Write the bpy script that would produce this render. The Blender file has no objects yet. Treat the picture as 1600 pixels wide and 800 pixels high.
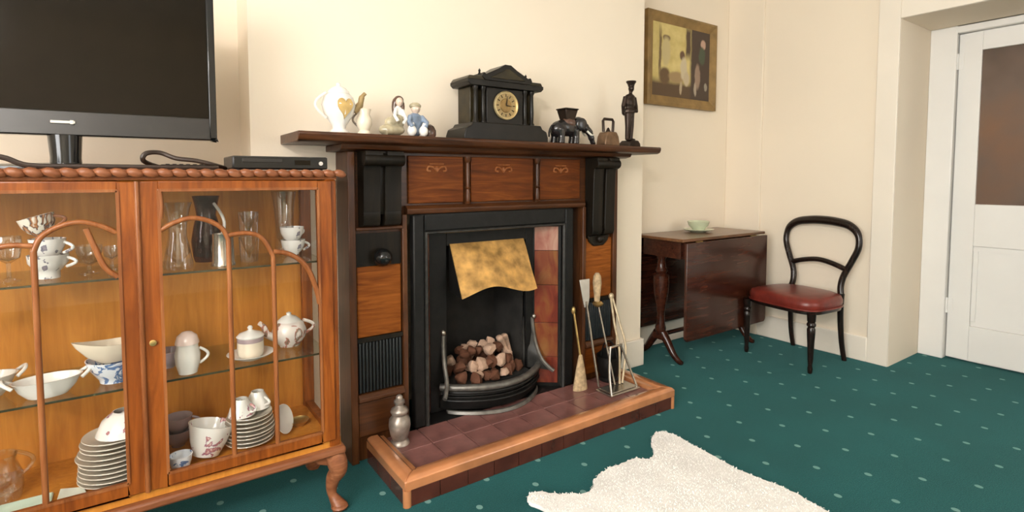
import bpy, bmesh, math, random
from mathutils import Vector, Matrix
random.seed(7)
sc = bpy.context.scene
C = sc.collection
R = math.radians
PI = math.pi

# ------------------------------------------------------------------ camera
cam_d = bpy.data.cameras.new('camera')
cam = bpy.data.objects.new('camera', cam_d)
C.objects.link(cam)
cam.location = (0, 0, 1.18)
cam.rotation_euler = (R(90 - 3.26), 0, R(-34.98))
cam_d.sensor_width = 36
cam_d.lens = 847 / 1600 * 36
cam_d.shift_y = -75 / 1600
cam_d.clip_start = 0.02
sc.camera = cam

# ------------------------------------------------------------------ world, daylight, exposure
w = bpy.data.worlds.new('daylight')
sc.world = w
w.use_nodes = True
w.node_tree.nodes['Background'].inputs[0].default_value = (0.80, 0.90, 1.0, 1)
w.node_tree.nodes['Background'].inputs[1].default_value = 1.2

def area(name, loc, rot, sx, sy, power, col=(1, 1, 1)):
    d = bpy.data.lights.new(name, 'AREA')
    d.shape = 'RECTANGLE'; d.size = sx; d.size_y = sy
    d.energy = power; d.color = col
    o = bpy.data.objects.new(name, d); C.objects.link(o)
    o.location = loc; o.rotation_euler = rot
    return o
# daylight entering by the side window; the rear light is fill added behind the camera
area('daylight_side_window', (-2.52, -0.35, 1.6), (0, R(-90), 0), 1.7, 2.3, 120, (1.0, 0.985, 0.965))
area('rear_fill_light', (2.95, -2.82, 1.6), (R(90), 0, 0), 1.4, 1.7, 18, (1.0, 0.985, 0.965))

vs = sc.view_settings
vs.view_transform = 'Standard'
vs.look = 'None'
vs.exposure = 0.64
vs.gamma = 1
vs.use_curve_mapping = False
try: sc.cycles.transparent_max_bounces = 48      # many sheets of glass one behind another
except Exception: pass

# ------------------------------------------------------------------ materials
MATS = {}
def new_mat(name):
    m = bpy.data.materials.new(name); m.use_nodes = True
    MATS[name] = m
    nt = m.node_tree
    return m, nt, nt.nodes['Principled BSDF']
def N(nt, t, **kw):
    n = nt.nodes.new(t)
    for k, v in kw.items(): setattr(n, k, v)
    return n
def rgba(c): return (c[0], c[1], c[2], 1)
def ramp(nt, fac, stops):
    r = N(nt, 'ShaderNodeValToRGB')
    e = r.color_ramp.elements
    while len(e) < len(stops): e.new(0.5)
    for i, (p, c) in enumerate(stops):
        e[i].position = p; e[i].color = rgba(c)
    nt.links.new(fac, r.inputs[0])
    return r.outputs[0]
def coords(nt, scale=(1, 1, 1), kind='Object', rot=(0, 0, 0)):
    t = N(nt, 'ShaderNodeTexCoord'); m = N(nt, 'ShaderNodeMapping')
    nt.links.new(t.outputs[kind], m.inputs[0])
    m.inputs['Scale'].default_value = scale
    m.inputs['Rotation'].default_value = rot
    return m.outputs[0]
def noise(nt, vec, scale, detail=3, rough=0.5, dist=0):
    n = N(nt, 'ShaderNodeTexNoise')
    nt.links.new(vec, n.inputs['Vector'])
    n.inputs['Scale'].default_value = scale; n.inputs['Detail'].default_value = detail
    n.inputs['Roughness'].default_value = rough; n.inputs['Distortion'].default_value = dist
    return n.outputs[0]
def bump(nt, b, h, strength=0.2, dist=0.01):
    n = N(nt, 'ShaderNodeBump')
    n.inputs['Strength'].default_value = strength; n.inputs['Distance'].default_value = dist
    nt.links.new(h, n.inputs['Height']); nt.links.new(n.outputs[0], b.inputs['Normal'])
def plain(name, col, rough=0.5, metal=0.0, var=0.12, scale=14, coat=0.0, bmp=0.0, bscale=60, spec=None):
    m, nt, b = new_mat(name)
    v = coords(nt)
    f = noise(nt, v, scale, 4)
    c2 = tuple(max(0, x * (1 - var)) for x in col); c1 = tuple(min(1, x * (1 + var)) for x in col)
    nt.links.new(ramp(nt, f, [(0.3, c2), (0.7, c1)]), b.inputs['Base Color'])
    b.inputs['Roughness'].default_value = rough; b.inputs['Metallic'].default_value = metal
    b.inputs['Coat Weight'].default_value = coat; b.inputs['Coat Roughness'].default_value = 0.12
    if spec is not None: b.inputs['Specular IOR Level'].default_value = spec
    if bmp: bump(nt, b, noise(nt, v, bscale, 5), bmp, 0.004)
    return m
def wood(name, dark, mid, light, axis='x', rough=0.35, coat=0.25, scale=1.0, fig=1.5):
    m, nt, b = new_mat(name)
    s = {'x': (1.2, 14, 14), 'y': (14, 1.2, 14), 'z': (14, 14, 1.2)}[axis]
    v = coords(nt, tuple(q * scale for q in s))
    f1 = noise(nt, v, 2.2, 6, 0.6, fig)
    f2 = noise(nt, coords(nt, (1, 1, 1)), 3.5, 2)
    mx = N(nt, 'ShaderNodeMath', operation='MULTIPLY_ADD'); mx.inputs[1].default_value = 0.65
    nt.links.new(f1, mx.inputs[0])
    m2 = N(nt, 'ShaderNodeMath', operation='MULTIPLY'); m2.inputs[1].default_value = 0.35
    nt.links.new(f2, m2.inputs[0]); nt.links.new(m2.outputs[0], mx.inputs[2])
    nt.links.new(ramp(nt, mx.outputs[0], [(0.32, dark), (0.5, mid), (0.68, light)]), b.inputs['Base Color'])
    b.inputs['Roughness'].default_value = rough
    b.inputs['Coat Weight'].default_value = coat * 0.5; b.inputs['Coat Roughness'].default_value = 0.15
    b.inputs['Specular IOR Level'].default_value = 0.3
    bump(nt, b, f1, 0.06, 0.003)
    return m
def clear_glass(name, tint=(1, 1, 1), ior=1.45, rough=0.02, boost=1.0):
    m = bpy.data.materials.new(name); m.use_nodes = True; MATS[name] = m
    nt = m.node_tree; nt.nodes.remove(nt.nodes['Principled BSDF'])
    out = nt.nodes['Material Output']
    tr = N(nt, 'ShaderNodeBsdfTransparent'); gl = N(nt, 'ShaderNodeBsdfGlossy')
    v = coords(nt); f = noise(nt, v, 3, 2)
    nt.links.new(ramp(nt, f, [(0.3, tuple(t * 0.985 for t in tint)), (0.7, tint)]), tr.inputs[0])
    gl.inputs['Roughness'].default_value = rough
    lw = N(nt, 'ShaderNodeLayerWeight'); lw.inputs[0].default_value = 0.5      # thin-sheet reflectance, alike on both faces
    pw = N(nt, 'ShaderNodeMath', operation='POWER'); pw.inputs[1].default_value = 4.0
    nt.links.new(lw.outputs['Facing'], pw.inputs[0])
    r0 = ((ior - 1) / (ior + 1)) ** 2 * boost
    mu = N(nt, 'ShaderNodeMath', operation='MULTIPLY_ADD'); mu.inputs[1].default_value = 0.55 * boost; mu.inputs[2].default_value = r0; mu.use_clamp = True
    nt.links.new(pw.outputs[0], mu.inputs[0])
    mx = N(nt, 'ShaderNodeMixShader')
    nt.links.new(mu.outputs[0], mx.inputs[0]); nt.links.new(tr.outputs[0], mx.inputs[1]); nt.links.new(gl.outputs[0], mx.inputs[2])
    nt.links.new(mx.outputs[0], out.inputs[0])
    return m
def china(name, base, spots, scale=22, thr=0.60, rough=0.18):
    """glazed white ware with painted sprays of colour"""
    m, nt, b = new_mat(name)
    v = coords(nt)
    f = noise(nt, v, scale, 3, 0.6, 0.6)
    stops = [(0.0, base), (thr, base)]
    p = thr + 0.02
    for s in spots:
        stops.append((min(p, 0.98), s)); p += 0.05
    stops.append((min(p + 0.02, 1.0), base))
    nt.links.new(ramp(nt, f, stops), b.inputs['Base Color'])
    b.inputs['Roughness'].default_value = rough
    b.inputs['Coat Weight'].default_value = 0.4
    return m

wall_m = plain('cream_wall_paint', (0.86, 0.75, 0.605), 0.75, var=0.02, scale=1.5, bmp=0.08, bscale=90)
white_m = plain('white_gloss_paint', (0.86, 0.84, 0.81), 0.38, var=0.02, scale=4)
ceil_m = plain('ceiling_paint', (0.85, 0.82, 0.77), 0.8, var=0.02, scale=2)
skirt_m = plain('cream_skirting_paint', (0.86, 0.78, 0.67), 0.42, var=0.02, scale=4)

def carpet():
    m, nt, b = new_mat('teal_dotted_carpet')
    g = N(nt, 'ShaderNodeTexCoord')
    sx = N(nt, 'ShaderNodeSeparateXYZ'); nt.links.new(g.outputs['Object'], sx.inputs[0])
    def mth(op, a, bb=None, cc=None):
        n = N(nt, 'ShaderNodeMath', operation=op)
        for i, q in enumerate((a, bb, cc)):
            if q is None: continue
            if isinstance(q, (int, float)): n.inputs[i].default_value = q
            else: nt.links.new(q, n.inputs[i])
        return n.outputs[0]
    def lattice(ox, oy):
        u = mth('SUBTRACT', mth('FRACT', mth('DIVIDE', mth('SUBTRACT', sx.outputs[0], ox), 0.2525)), 0.5)
        v = mth('SUBTRACT', mth('FRACT', mth('DIVIDE', mth('SUBTRACT', sx.outputs[1], oy), 0.28)), 0.5)
        du = mth('ABSOLUTE', mth('MULTIPLY', u, 0.2525 / 0.0115)); dv = mth('ABSOLUTE', mth('MULTIPLY', v, 0.28 / 0.0135))
        d = mth('ADD', mth('POWER', du, 2.0), mth('POWER', dv, 2.0))
        return mth('LESS_THAN', d, 1.0)
    dots = mth('MAXIMUM', lattice(2.496 - 0.2525 / 2, 1.605 - 0.14), lattice(2.612 - 0.2525 / 2, 1.462 - 0.14))
    v = coords(nt)
    n1 = noise(nt, v, 260, 2); n2 = noise(nt, v, 2.5, 3)
    basec = ramp(nt, n1, [(0.3, (0.003, 0.036, 0.038)), (0.7, (0.009, 0.090, 0.094))])
    b2 = ramp(nt, n2, [(0.3, (0.78, 0.78, 0.78)), (0.7, (1.1, 1.1, 1.1))])
    mul = N(nt, 'ShaderNodeMix', data_type='RGBA', blend_type='MULTIPLY'); mul.inputs[0].default_value = 1
    nt.links.new(basec, mul.inputs[6]); nt.links.new(b2, mul.inputs[7])
    mx = N(nt, 'ShaderNodeMix', data_type='RGBA')
    nt.links.new(dots, mx.inputs[0]); nt.links.new(mul.outputs[2], mx.inputs[6]); mx.inputs[7].default_value = (0.17, 0.30, 0.27, 1)
    nt.links.new(mx.outputs[2], b.inputs['Base Color'])
    b.inputs['Roughness'].default_value = 0.95; b.inputs['Specular IOR Level'].default_value = 0.1
    b.inputs['Sheen Weight'].default_value = 0.25; b.inputs['Sheen Roughness'].default_value = 0.5
    b.inputs['Sheen Tint'].default_value = (0.3, 0.75, 0.72, 1)
    bump(nt, b, n1, 0.5, 0.006)
    return m
carpet_m = carpet()

wal_x = wood('walnut_veneer_cross', (0.12, 0.025, 0.003), (0.235, 0.058, 0.007), (0.36, 0.105, 0.014), 'x')
wal_z = wood('walnut_veneer_upright', (0.12, 0.025, 0.003), (0.235, 0.058, 0.007), (0.36, 0.105, 0.014), 'z')
gold_z = wood('golden_back_veneer', (0.40, 0.140, 0.017), (0.51, 0.195, 0.026), (0.61, 0.255, 0.04), 'z', rough=0.5, coat=0.0)
carve_m = wood('carved_walnut_edge', (0.12, 0.034, 0.011), (0.22, 0.074, 0.030), (0.33, 0.13, 0.06), 'x', rough=0.4)
bar_m = wood('pale_walnut_glazing_bar', (0.15, 0.042, 0.011), (0.25, 0.082, 0.025), (0.36, 0.14, 0.05), 'z', rough=0.3)
oak_x = wood('chestnut_oak_cross', (0.022, 0.008, 0.003), (0.062, 0.020, 0.006), (0.11, 0.038, 0.011), 'x', rough=0.4)
oak_z = wood('chestnut_oak_upright', (0.026, 0.009, 0.003), (0.070, 0.022, 0.006), (0.12, 0.042, 0.012), 'z', rough=0.4)
bay_veneer = wood('amber_bay_veneer', (0.09, 0.021, 0.003), (0.20, 0.054, 0.007), (0.32, 0.10, 0.015), 'x', rough=0.45, fig=3.5, scale=0.6, coat=0.0)
bay_veneer.node_tree.nodes['Principled BSDF'].inputs['Specular IOR Level'].default_value = 0.15
panel_m = wood('russet_panel_veneer', (0.045, 0.010, 0.0015), (0.11, 0.026, 0.0035), (0.20, 0.056, 0.008), 'x', rough=0.42, fig=3.5, scale=0.6, coat=0.0)
panel_m.node_tree.nodes['Principled BSDF'].inputs['Specular IOR Level'].default_value = 0.15
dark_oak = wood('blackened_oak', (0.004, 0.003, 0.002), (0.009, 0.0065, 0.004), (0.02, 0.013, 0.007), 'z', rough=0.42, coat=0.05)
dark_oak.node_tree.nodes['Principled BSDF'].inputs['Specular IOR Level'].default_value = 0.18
mahog = wood('dark_mahogany', (0.018, 0.005, 0.003), (0.045, 0.012, 0.006), (0.085, 0.024, 0.011), 'x', rough=0.22, coat=0.5)
mahog_top = wood('lighter_mahogany_top', (0.07, 0.028, 0.012), (0.135, 0.056, 0.022), (0.21, 0.095, 0.04), 'x', rough=0.3, coat=0.4)  # lighter mahogany for the table top
ebony = wood('ebonised_chair_frame', (0.006, 0.004, 0.003), (0.014, 0.008, 0.006), (0.032, 0.016, 0.011), 'z', rough=0.25, coat=0.5)
iron_m = plain('cast_iron_black', (0.008, 0.0075, 0.007), 0.42, 0.0, var=0.35, scale=25, bmp=0.15, bscale=120, spec=0.22)
soot_m = plain('sooted_firebrick', (0.014, 0.012, 0.010), 0.9, var=0.5, scale=12, bmp=0.3, bscale=40)
steel_edge = plain('pale_grey_iron_edge', (0.15, 0.14, 0.125), 0.4, 0.6, var=0.3, scale=30)  # paler iron; along the grate wings it stands in for a highlight
bead_iron = plain('rubbed_iron_bead', (0.035, 0.033, 0.03), 0.38, 0.3, var=0.3, scale=30, spec=0.3)
black_gloss = plain('black_gloss_plastic', (0.008, 0.008, 0.008), 0.14, var=0.2)
screen_m = plain('dark_screen_glass', (0.010, 0.007, 0.004), 0.10, var=0.1, spec=0.14)
black_satin = plain('black_satin_plastic', (0.018, 0.015, 0.013), 0.35, var=0.2)
silver_m = plain('silver_plastic', (0.55, 0.52, 0.48), 0.3, 0.6)
slate_m = plain('black_slate', (0.009, 0.007, 0.005), 0.34, var=0.4, scale=18, spec=0.28)
slate_green = plain('polished_olive_marble', (0.026, 0.019, 0.008), 0.3, var=0.5, scale=22, spec=0.3)
brass_m = plain('aged_brass', (0.50, 0.34, 0.13), 0.34, 0.85, var=0.25, scale=20)
gilt_m = plain('pale_gilt_dial', (0.33, 0.23, 0.10), 0.5, 0.3, var=0.15, scale=30)
bronze_m = plain('dark_bronze', (0.030, 0.018, 0.012), 0.36, 0.6, var=0.4, scale=30)
ele_m = plain('black_lacquered_elephant', (0.014, 0.011, 0.011), 0.25, var=0.4, scale=20, coat=0.3)
ivory_m = plain('ivory_white', (0.75, 0.70, 0.60), 0.3, var=0.05)
leather_m = plain('oxblood_leather', (0.17, 0.022, 0.014), 0.36, var=0.22, scale=20, coat=0.12, bmp=0.06)
copper_m = plain('copper_glazed_curb_tile', (0.52, 0.21, 0.085), 0.24, 0.15, var=0.25, scale=7, coat=1.0)
riser_m = plain('dark_oxblood_riser_tile', (0.075, 0.020, 0.012), 0.25, var=0.3, scale=10, coat=0.4)
joint_m = plain('hearth_joint_mortar', (0.24, 0.16, 0.12), 0.9, var=0.2, scale=40)
quarry_m = plain('mauve_quarry_tile', (0.23, 0.098, 0.085), 0.28, var=0.4, scale=9, coat=0.5)
paper_m = plain('pale_linen', (0.74, 0.76, 0.66), 0.8, var=0.06, scale=20)
mint_m = plain('mint_linen', (0.60, 0.74, 0.62), 0.8, var=0.06, scale=20)
white_ch = plain('white_china', (0.80, 0.77, 0.72), 0.18, var=0.03, coat=0.4)
cream_ch = plain('cream_china', (0.76, 0.66, 0.52), 0.2, var=0.04, coat=0.4)
flor_ch = china('floral_china', (0.80, 0.77, 0.72), [(0.32, 0.14, 0.20), (0.52, 0.22, 0.20)], 26, 0.58)
grey_ch = china('grey_sprigged_china', (0.80, 0.77, 0.73), [(0.16, 0.15, 0.20), (0.30, 0.26, 0.30)], 28, 0.60)
blue_ch = china('blue_printed_china', (0.76, 0.79, 0.84), [(0.16, 0.25, 0.45), (0.08, 0.14, 0.30)], 24, 0.53)
pink_ch = china('rose_painted_china', (0.80, 0.72, 0.66), [(0.55, 0.22, 0.17), (0.22, 0.16, 0.10)], 17, 0.52)
lilac_ch = china('lilac_china', (0.40, 0.30, 0.31), [(0.20, 0.12, 0.14)], 12, 0.60)
plate_ch = plain('ivory_plate_china', (0.62, 0.56, 0.47), 0.22, var=0.05, coat=0.3)
imari_ch = china('imari_painted_china', (0.78, 0.72, 0.62), [(0.06, 0.04, 0.05), (0.40, 0.15, 0.04)], 20, 0.47)
shade_glass = clear_glass('plum_shade_glass', (0.42, 0.20, 0.17), 1.5)
clear_m = clear_glass('clear_tableware_glass', (0.965, 0.965, 0.955), 1.5, 0.06, 2.6)
pane_m = clear_glass('cabinet_pane_glass', (0.985, 0.985, 0.98), 1.42, 0.02, 0.6)
shelf_glass = clear_glass('glass_shelf', (0.93, 0.95, 0.92), 1.45, 0.03, 0.7)
rib_m = plain('grille_slat_black', (0.016, 0.020, 0.022), 0.4, 0.2, var=0.2)
tarn_m = plain('tarnished_silver', (0.42, 0.38, 0.33), 0.22, 0.9, var=0.2, scale=20)
pewter_m = plain('pewter', (0.34, 0.29, 0.25), 0.35, 0.6, var=0.4, scale=25)
bristle_m = plain('straw_bristle', (0.42, 0.30, 0.17), 0.8, var=0.35, scale=60)
coal_dark = plain('charred_coal', (0.12, 0.042, 0.018), 0.7, var=0.6, scale=22, bmp=0.5, bscale=50)
coal_pale = plain('ash_glow_coal', (0.52, 0.34, 0.24), 0.8, var=0.5, scale=22, bmp=0.5, bscale=50)  # pale ash, with the pinkish glow of the fire put into the colour
bone_m = plain('dull_pale_brass', (0.50, 0.40, 0.26), 0.4, 0.5, var=0.25, scale=30)
cable_m = plain('dark_cable', (0.03, 0.016, 0.010), 0.45, var=0.2)
hide_m = plain('cream_sheepskin', (0.85, 0.82, 0.785), 0.95, var=0.07, scale=9, bmp=0.5, bscale=60)
fur_m = plain('cream_fleece_strand', (0.87, 0.84, 0.80), 0.9, var=0.07, scale=9)

# ------------------------------------------------------------------ mesh builder
WL = {}                                    # world location of a thing while it is being built
class MB:
    def __init__(s): s.v = []; s.f = []
    def add(s, vs, fs):
        o = len(s.v); s.v += [tuple(p) for p in vs]; s.f += [tuple(i + o for i in f) for f in fs]; return s
    def box(s, x0, x1, y0, y1, z0, z1):
        return s.add([(x0, y0, z0), (x1, y0, z0), (x1, y1, z0), (x0, y1, z0), (x0, y0, z1), (x1, y0, z1), (x1, y1, z1), (x0, y1, z1)],
                     [(0, 3, 2, 1), (4, 5, 6, 7), (0, 1, 5, 4), (1, 2, 6, 5), (2, 3, 7, 6), (3, 0, 4, 7)])
    def hexa(s, b, t):                     # four bottom + four top corners, counter-clockwise from above
        return s.add(list(b) + list(t), [(0, 3, 2, 1), (4, 5, 6, 7), (0, 1, 5, 4), (1, 2, 6, 5), (2, 3, 7, 6), (3, 0, 4, 7)])
    def lathe(s, prof, c=(0, 0, 0), n=24, axis='z', sx=1, sy=1):
        vs = []; fs = []
        m = len(prof)
        for (r, z) in prof:
            for k in range(n):
                a = 2 * PI * k / n
                p = (r * math.cos(a) * sx, r * math.sin(a) * sy, z)
                if axis == 'x': p = (p[2], p[0], p[1])
                if axis == 'y': p = (p[0], p[2], p[1])
                vs.append((c[0] + p[0], c[1] + p[1], c[2] + p[2]))
        for i in range(m - 1):
            for k in range(n):
                q = (i * n + k, i * n + (k + 1) % n, (i + 1) * n + (k + 1) % n, (i + 1) * n + k)
                fs.append(q)
        ring = prof[0] == prof[-1]
        if prof[0][0] > 1e-5 and not ring: fs.append(tuple(range(n - 1, -1, -1)))
        if prof[-1][0] > 1e-5 and not ring: fs.append(tuple((m - 1) * n + k for k in range(n)))
        return s.add(vs, fs)
    def tube(s, path, r, n=10, closed=False, flat=1.0):
        P = [Vector(p) for p in path]; m = len(P)
        rs = r if isinstance(r, (list, tuple)) else [r] * m
        vs = []; fs = []
        up = None
        for i in range(m):
            a = P[i - 1] if (i > 0 or closed) else P[i]
            b = P[(i + 1) % m] if (i < m - 1 or closed) else P[i]
            t = (b - a).normalized()
            if up is None:
                ref = Vector((0, 0, 1)) if abs(t.z) < 0.9 else Vector((0, 1, 0))
                up = (ref - t * ref.dot(t)).normalized()
            else:
                up = (up - t * up.dot(t))
                if up.length < 1e-5: up = t.orthogonal()
                up.normalize()
            sd = t.cross(up)
            for k in range(n):
                an = 2 * PI * k / n
                vs.append(P[i] + (up * math.sin(an) * flat + sd * math.cos(an)) * rs[i])
        for i in range(m if closed else m - 1):
            for k in range(n):
                fs.append((i * n + k, i * n + (k + 1) % n, ((i + 1) % m) * n + (k + 1) % n, ((i + 1) % m) * n + k))
        if not closed:
            fs.append(tuple(range(n - 1, -1, -1))); fs.append(tuple((m - 1) * n + k for k in range(n)))
        return s.add(vs, fs)
    def prism(s, poly, axis, a, b):        # polygon swept between a and b along axis
        n = len(poly)
        def P(u, v, w):
            return {'x': (w, u, v), 'y': (u, w, v), 'z': (u, v, w)}[axis]
        vs = [P(u, v, a) for u, v in poly] + [P(u, v, b) for u, v in poly]
        fs = [tuple(range(n - 1, -1, -1)), tuple(range(n, 2 * n))]
        fs += [(i, (i + 1) % n, n + (i + 1) % n, n + i) for i in range(n)]
        return s.add(vs, fs)
    def ell(s, c, r, n=16, rot=None):
        vs = []; fs = []; h = n // 2
        M = Matrix.Identity(3) if rot is None else rot
        vs.append(Vector((0, 0, -1)))
        for i in range(1, h):
            ph = -PI / 2 + PI * i / h
            for k in range(n):
                a = 2 * PI * k / n
                vs.append(Vector((math.cos(a) * math.cos(ph), math.sin(a) * math.cos(ph), math.sin(ph))))
        vs.append(Vector((0, 0, 1)))
        for k in range(n): fs.append((0, 1 + (k + 1) % n, 1 + k))
        for i in range(h - 2):
            for k in range(n):
                fs.append((1 + i * n + k, 1 + i * n + (k + 1) % n, 1 + (i + 1) * n + (k + 1) % n, 1 + (i + 1) * n + k))
        L = len(vs) - 1; b = 1 + (h - 2) * n
        for k in range(n): fs.append((b + k, b + (k + 1) % n, L))
        out = []
        for p in vs:
            q = M @ Vector((p.x * r[0], p.y * r[1], p.z * r[2]))
            out.append((c[0] + q.x, c[1] + q.y, c[2] + q.z))
        return s.add(out, fs)
    def build(s, name, mat, parent=None, bevel=0, ang=38, remesh=0, label=None, segs=2):
        off = Vector((0, 0, 0))
        p = parent
        while p is not None:
            if p in WL: off = WL[p]; break
            p = p.parent
        me = bpy.data.meshes.new(name)
        me.from_pydata([(x - off.x, y - off.y, z - off.z) for x, y, z in s.v], [], s.f)
        bm = bmesh.new(); bm.from_mesh(me)
        bmesh.ops.remove_doubles(bm, verts=bm.verts, dist=1e-6)
        bmesh.ops.recalc_face_normals(bm, faces=bm.faces)
        bm.to_mesh(me); bm.free()
        me.shade_smooth(); me.set_sharp_from_angle(angle=R(ang))
        me.materials.append(mat)
        o = bpy.data.objects.new(name, me); C.objects.link(o)
        if parent is not None: o.parent = parent
        if remesh:
            r = o.modifiers.new('remesh', 'REMESH'); r.mode = 'VOXEL'; r.voxel_size = remesh; r.use_smooth_shade = True
            sm = o.modifiers.new('smooth', 'SMOOTH'); sm.factor = 0.5; sm.iterations = 5
        if bevel:
            b = o.modifiers.new('bevel', 'BEVEL'); b.width = bevel; b.segments = segs; b.limit_method = 'ANGLE'; b.angle_limit = R(40)
            b.harden_normals = False
        if label: o['label'] = label
        return o
def thing(name, label, cat, loc=(0, 0, 0), group=None):
    o = bpy.data.objects.new(name, None); C.objects.link(o)
    o.location = loc; o.empty_display_size = 0.05
    o['label'] = label; o['category'] = cat
    if group: o['group'] = group
    WL[o] = Vector(loc)
    return o
def tag(o, label, cat, group=None):
    o['label'] = label; o['category'] = cat
    if group: o['group'] = group
    return o
def origin(o, loc):
    """move a one-mesh thing's origin to its base"""
    o.data.transform(Matrix.Translation(-Vector(loc))); o.location = loc
    return o
def struct(o):
    o['kind'] = 'structure'; return o
def copy_tree(o, parent=None):
    c = o.copy(); C.objects.link(c); c.parent = parent
    for ch in list(o.children): copy_tree(ch, c)
    return c
def place(o, loc, rz=0, rx=0, ry=0, sc_=1):
    o.location = loc; o.rotation_euler = (R(rx), R(ry), R(rz)); o.scale = (sc_,) * 3
    return o
def smooth_path(pts, n=6):
    """Catmull-Rom through the points"""
    P = [Vector(p) for p in pts]; out = []
    for i in range(len(P) - 1):
        p0 = P[max(i - 1, 0)]; p1 = P[i]; p2 = P[i + 1]; p3 = P[min(i + 2, len(P) - 1)]
        for k in range(n):
            t = k / n
            out.append(0.5 * ((2 * p1) + (p2 - p0) * t + (2 * p0 - 5 * p1 + 4 * p2 - p3) * t * t + (-p0 + 3 * p1 - 3 * p2 + p3) * t ** 3))
    out.append(P[-1]); return out

# ================================================================== SETTING
YB = 2.29                                   # face of the chimney breast
YA = 2.52                                   # back of the alcoves
XR = 3.82                                   # right wall
HC = 2.65
f = MB().box(-2.5, 4.5, -2.8, 2.75, -0.1, 0.0).build('floor', carpet_m); struct(f)
struct(MB().box(-2.5, 4.5, -2.8, 2.75, HC, HC + 0.1).build('ceiling', ceil_m))
# chimney breast with the fire opening
b = MB()
b.box(0.377, 1.02, YB, 2.75, 0, HC); b.box(1.84, 2.586, YB, 2.75, 0, HC); b.box(1.02, 1.84, YB, 2.75, 0.96, HC); b.box(1.02, 1.84, 2.62, 2.75, 0, 0.96)
struct(b.build('wall_chimney', wall_m))
struct(MB().box(-2.5, 0.377, YA, 2.75, 0, HC).build('wall_alcove_left', wall_m))
struct(MB().box(2.586, 4.5, YA, 2.75, 0, HC).build('wall_alcove_right', wall_m))
# right wall with the door recess
b = MB()
b.box(XR, 4.5, 1.375, YA, 0, HC); b.box(XR, 4.5, -2.8, 0.32, 0, HC); b.box(XR, 4.5, 0.32, 1.375, 2.13, HC)
struct(b.build('wall_right', wall_m))
struct(MB().box(4.38, 4.5, 0.32, 1.375, 0, 2.13).build('wall_recess', wall_m))
struct(MB().box(XR - 0.022, XR, 2.235, YA, 0, HC).build('wall_boxing', wall_m, bevel=0.004))
# side wall with its window, rear wall with an opening added for fill
b = MB()
b.box(-2.5, -2.3, -2.8, -1.5, 0, HC); b.box(-2.5, -2.3, 0.8, 2.52, 0, HC); b.box(-2.5, -2.3, -1.5, 0.8, 0, 0.75); b.box(-2.5, -2.3, -1.5, 0.8, 2.45, HC)
struct(b.build('wall_left', wall_m))
b = MB()
b.box(-2.3, 2.25, -2.8, -2.6, 0, HC); b.box(3.65, XR, -2.8, -2.6, 0, HC); b.box(2.25, 3.65, -2.8, -2.6, 0, 0.75); b.box(2.25, 3.65, -2.8, -2.6, 2.45, HC)
struct(b.build('wall_rear', wall_m))
def window(name, axis, p, a0, a1, z0, z1):
    def bx(m, u0, u1, q0, q1, w0, w1):
        if axis == 'x': m.box(q0, q1, u0, u1, w0, w1)
        else: m.box(u0, u1, q0, q1, w0, w1)
        return m
    m = MB(); t = 0.06
    bx(m, a0, a1, p - .03, p + .03, z0, z0 + t); bx(m, a0, a1, p - .03, p + .03, z1 - t, z1)
    bx(m, a0, a0 + t, p - .03, p + .03, z0 + t, z1 - t); bx(m, a1 - t, a1, p - .03, p + .03, z0 + t, z1 - t)
    mid = (z0 + z1) / 2; bx(m, a0 + t, a1 - t, p - .025, p + .025, mid - .02, mid + .02)
    o = struct(m.build(name, white_m))
    for (w0, w1) in ((z0 + t, mid - .02), (mid + .02, z1 - t)):
        bx(MB(), a0 + t, a1 - t, p - .003, p + .003, w0, w1).build('pane', pane_m, o)
    return o
window('window_1', 'x', -2.42, -1.5, 0.8, 0.75, 2.45)
window('fill_window', 'y', -2.72, 2.25, 3.65, 0.75, 2.45)  # unseen window, added to let fill light onto the chimney wall
# skirtings
def skirting(name, boxes):
    m = MB()
    for q in boxes: m.box(*q)
    return struct(m.build(name, skirt_m, bevel=0.006))
skirting('baseboard_chimney', [(2.26, 2.602, YB - 0.02, YB, 0, 0.17), (2.586, 2.604, YB, YA, 0, 0.17)])
skirting('baseboard_alcove', [(2.604, XR - .022, YA - 0.018, YA, 0, 0.17)])
skirting('baseboard_right', [(XR - 0.02, XR, 1.49, 2.235, 0, 0.16)])
skirting('baseboard_left', [(-2.3, 0.377, YA - .018, YA, 0, .17)])
# boarded casing of the recess
m = MB()
m.box(XR - 0.016, XR, 1.375, 1.492, 0, HC); m.box(XR - 0.016, XR, 0.20, 0.32, 0, HC); m.box(XR - 0.016, XR, 0.32, 1.375, 2.13, 2.30)
struct(m.build('trim_1', skirt_m, bevel=0.004))
# door frame and door
m = MB()
XD = 4.33
m.box(4.285, 4.38, 1.238, 1.375, 0, 2.13); m.box(4.285, 4.38, 0.32, 0.40, 0, 2.13); m.box(4.285, 4.38, 0.40, 1.238, 2.085, 2.13)
struct(m.build('trim_2', white_m, bevel=0.005))
m = MB()
y0, y1 = 0.405, 1.233
m.box(XD - .005, XD + .035, 1.118, y1, 0.012, 2.08); m.box(XD - .005, XD + .035, y0, 0.52, 0.012, 2.08)
m.box(XD - .005, XD + .035, 0.52, 1.118, 1.965, 2.08); m.box(XD - .005, XD + .035, 0.52, 1.118, 0.745, 1.01); m.box(XD - .005, XD + .035, 0.52, 1.118, 0.012, 0.235)
door = struct(m.build('door_1', white_m, bevel=0.004))
MB().box(XD + .012, XD + .022, 0.52, 1.118, 0.235, 0.745).build('panel', white_m, door)
m = MB()
for q in ((0.52, 1.118, 0.235, 0.262), (0.52, 1.118, 0.718, 0.745)): m.box(XD + .004, XD + .014, *q)
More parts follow.
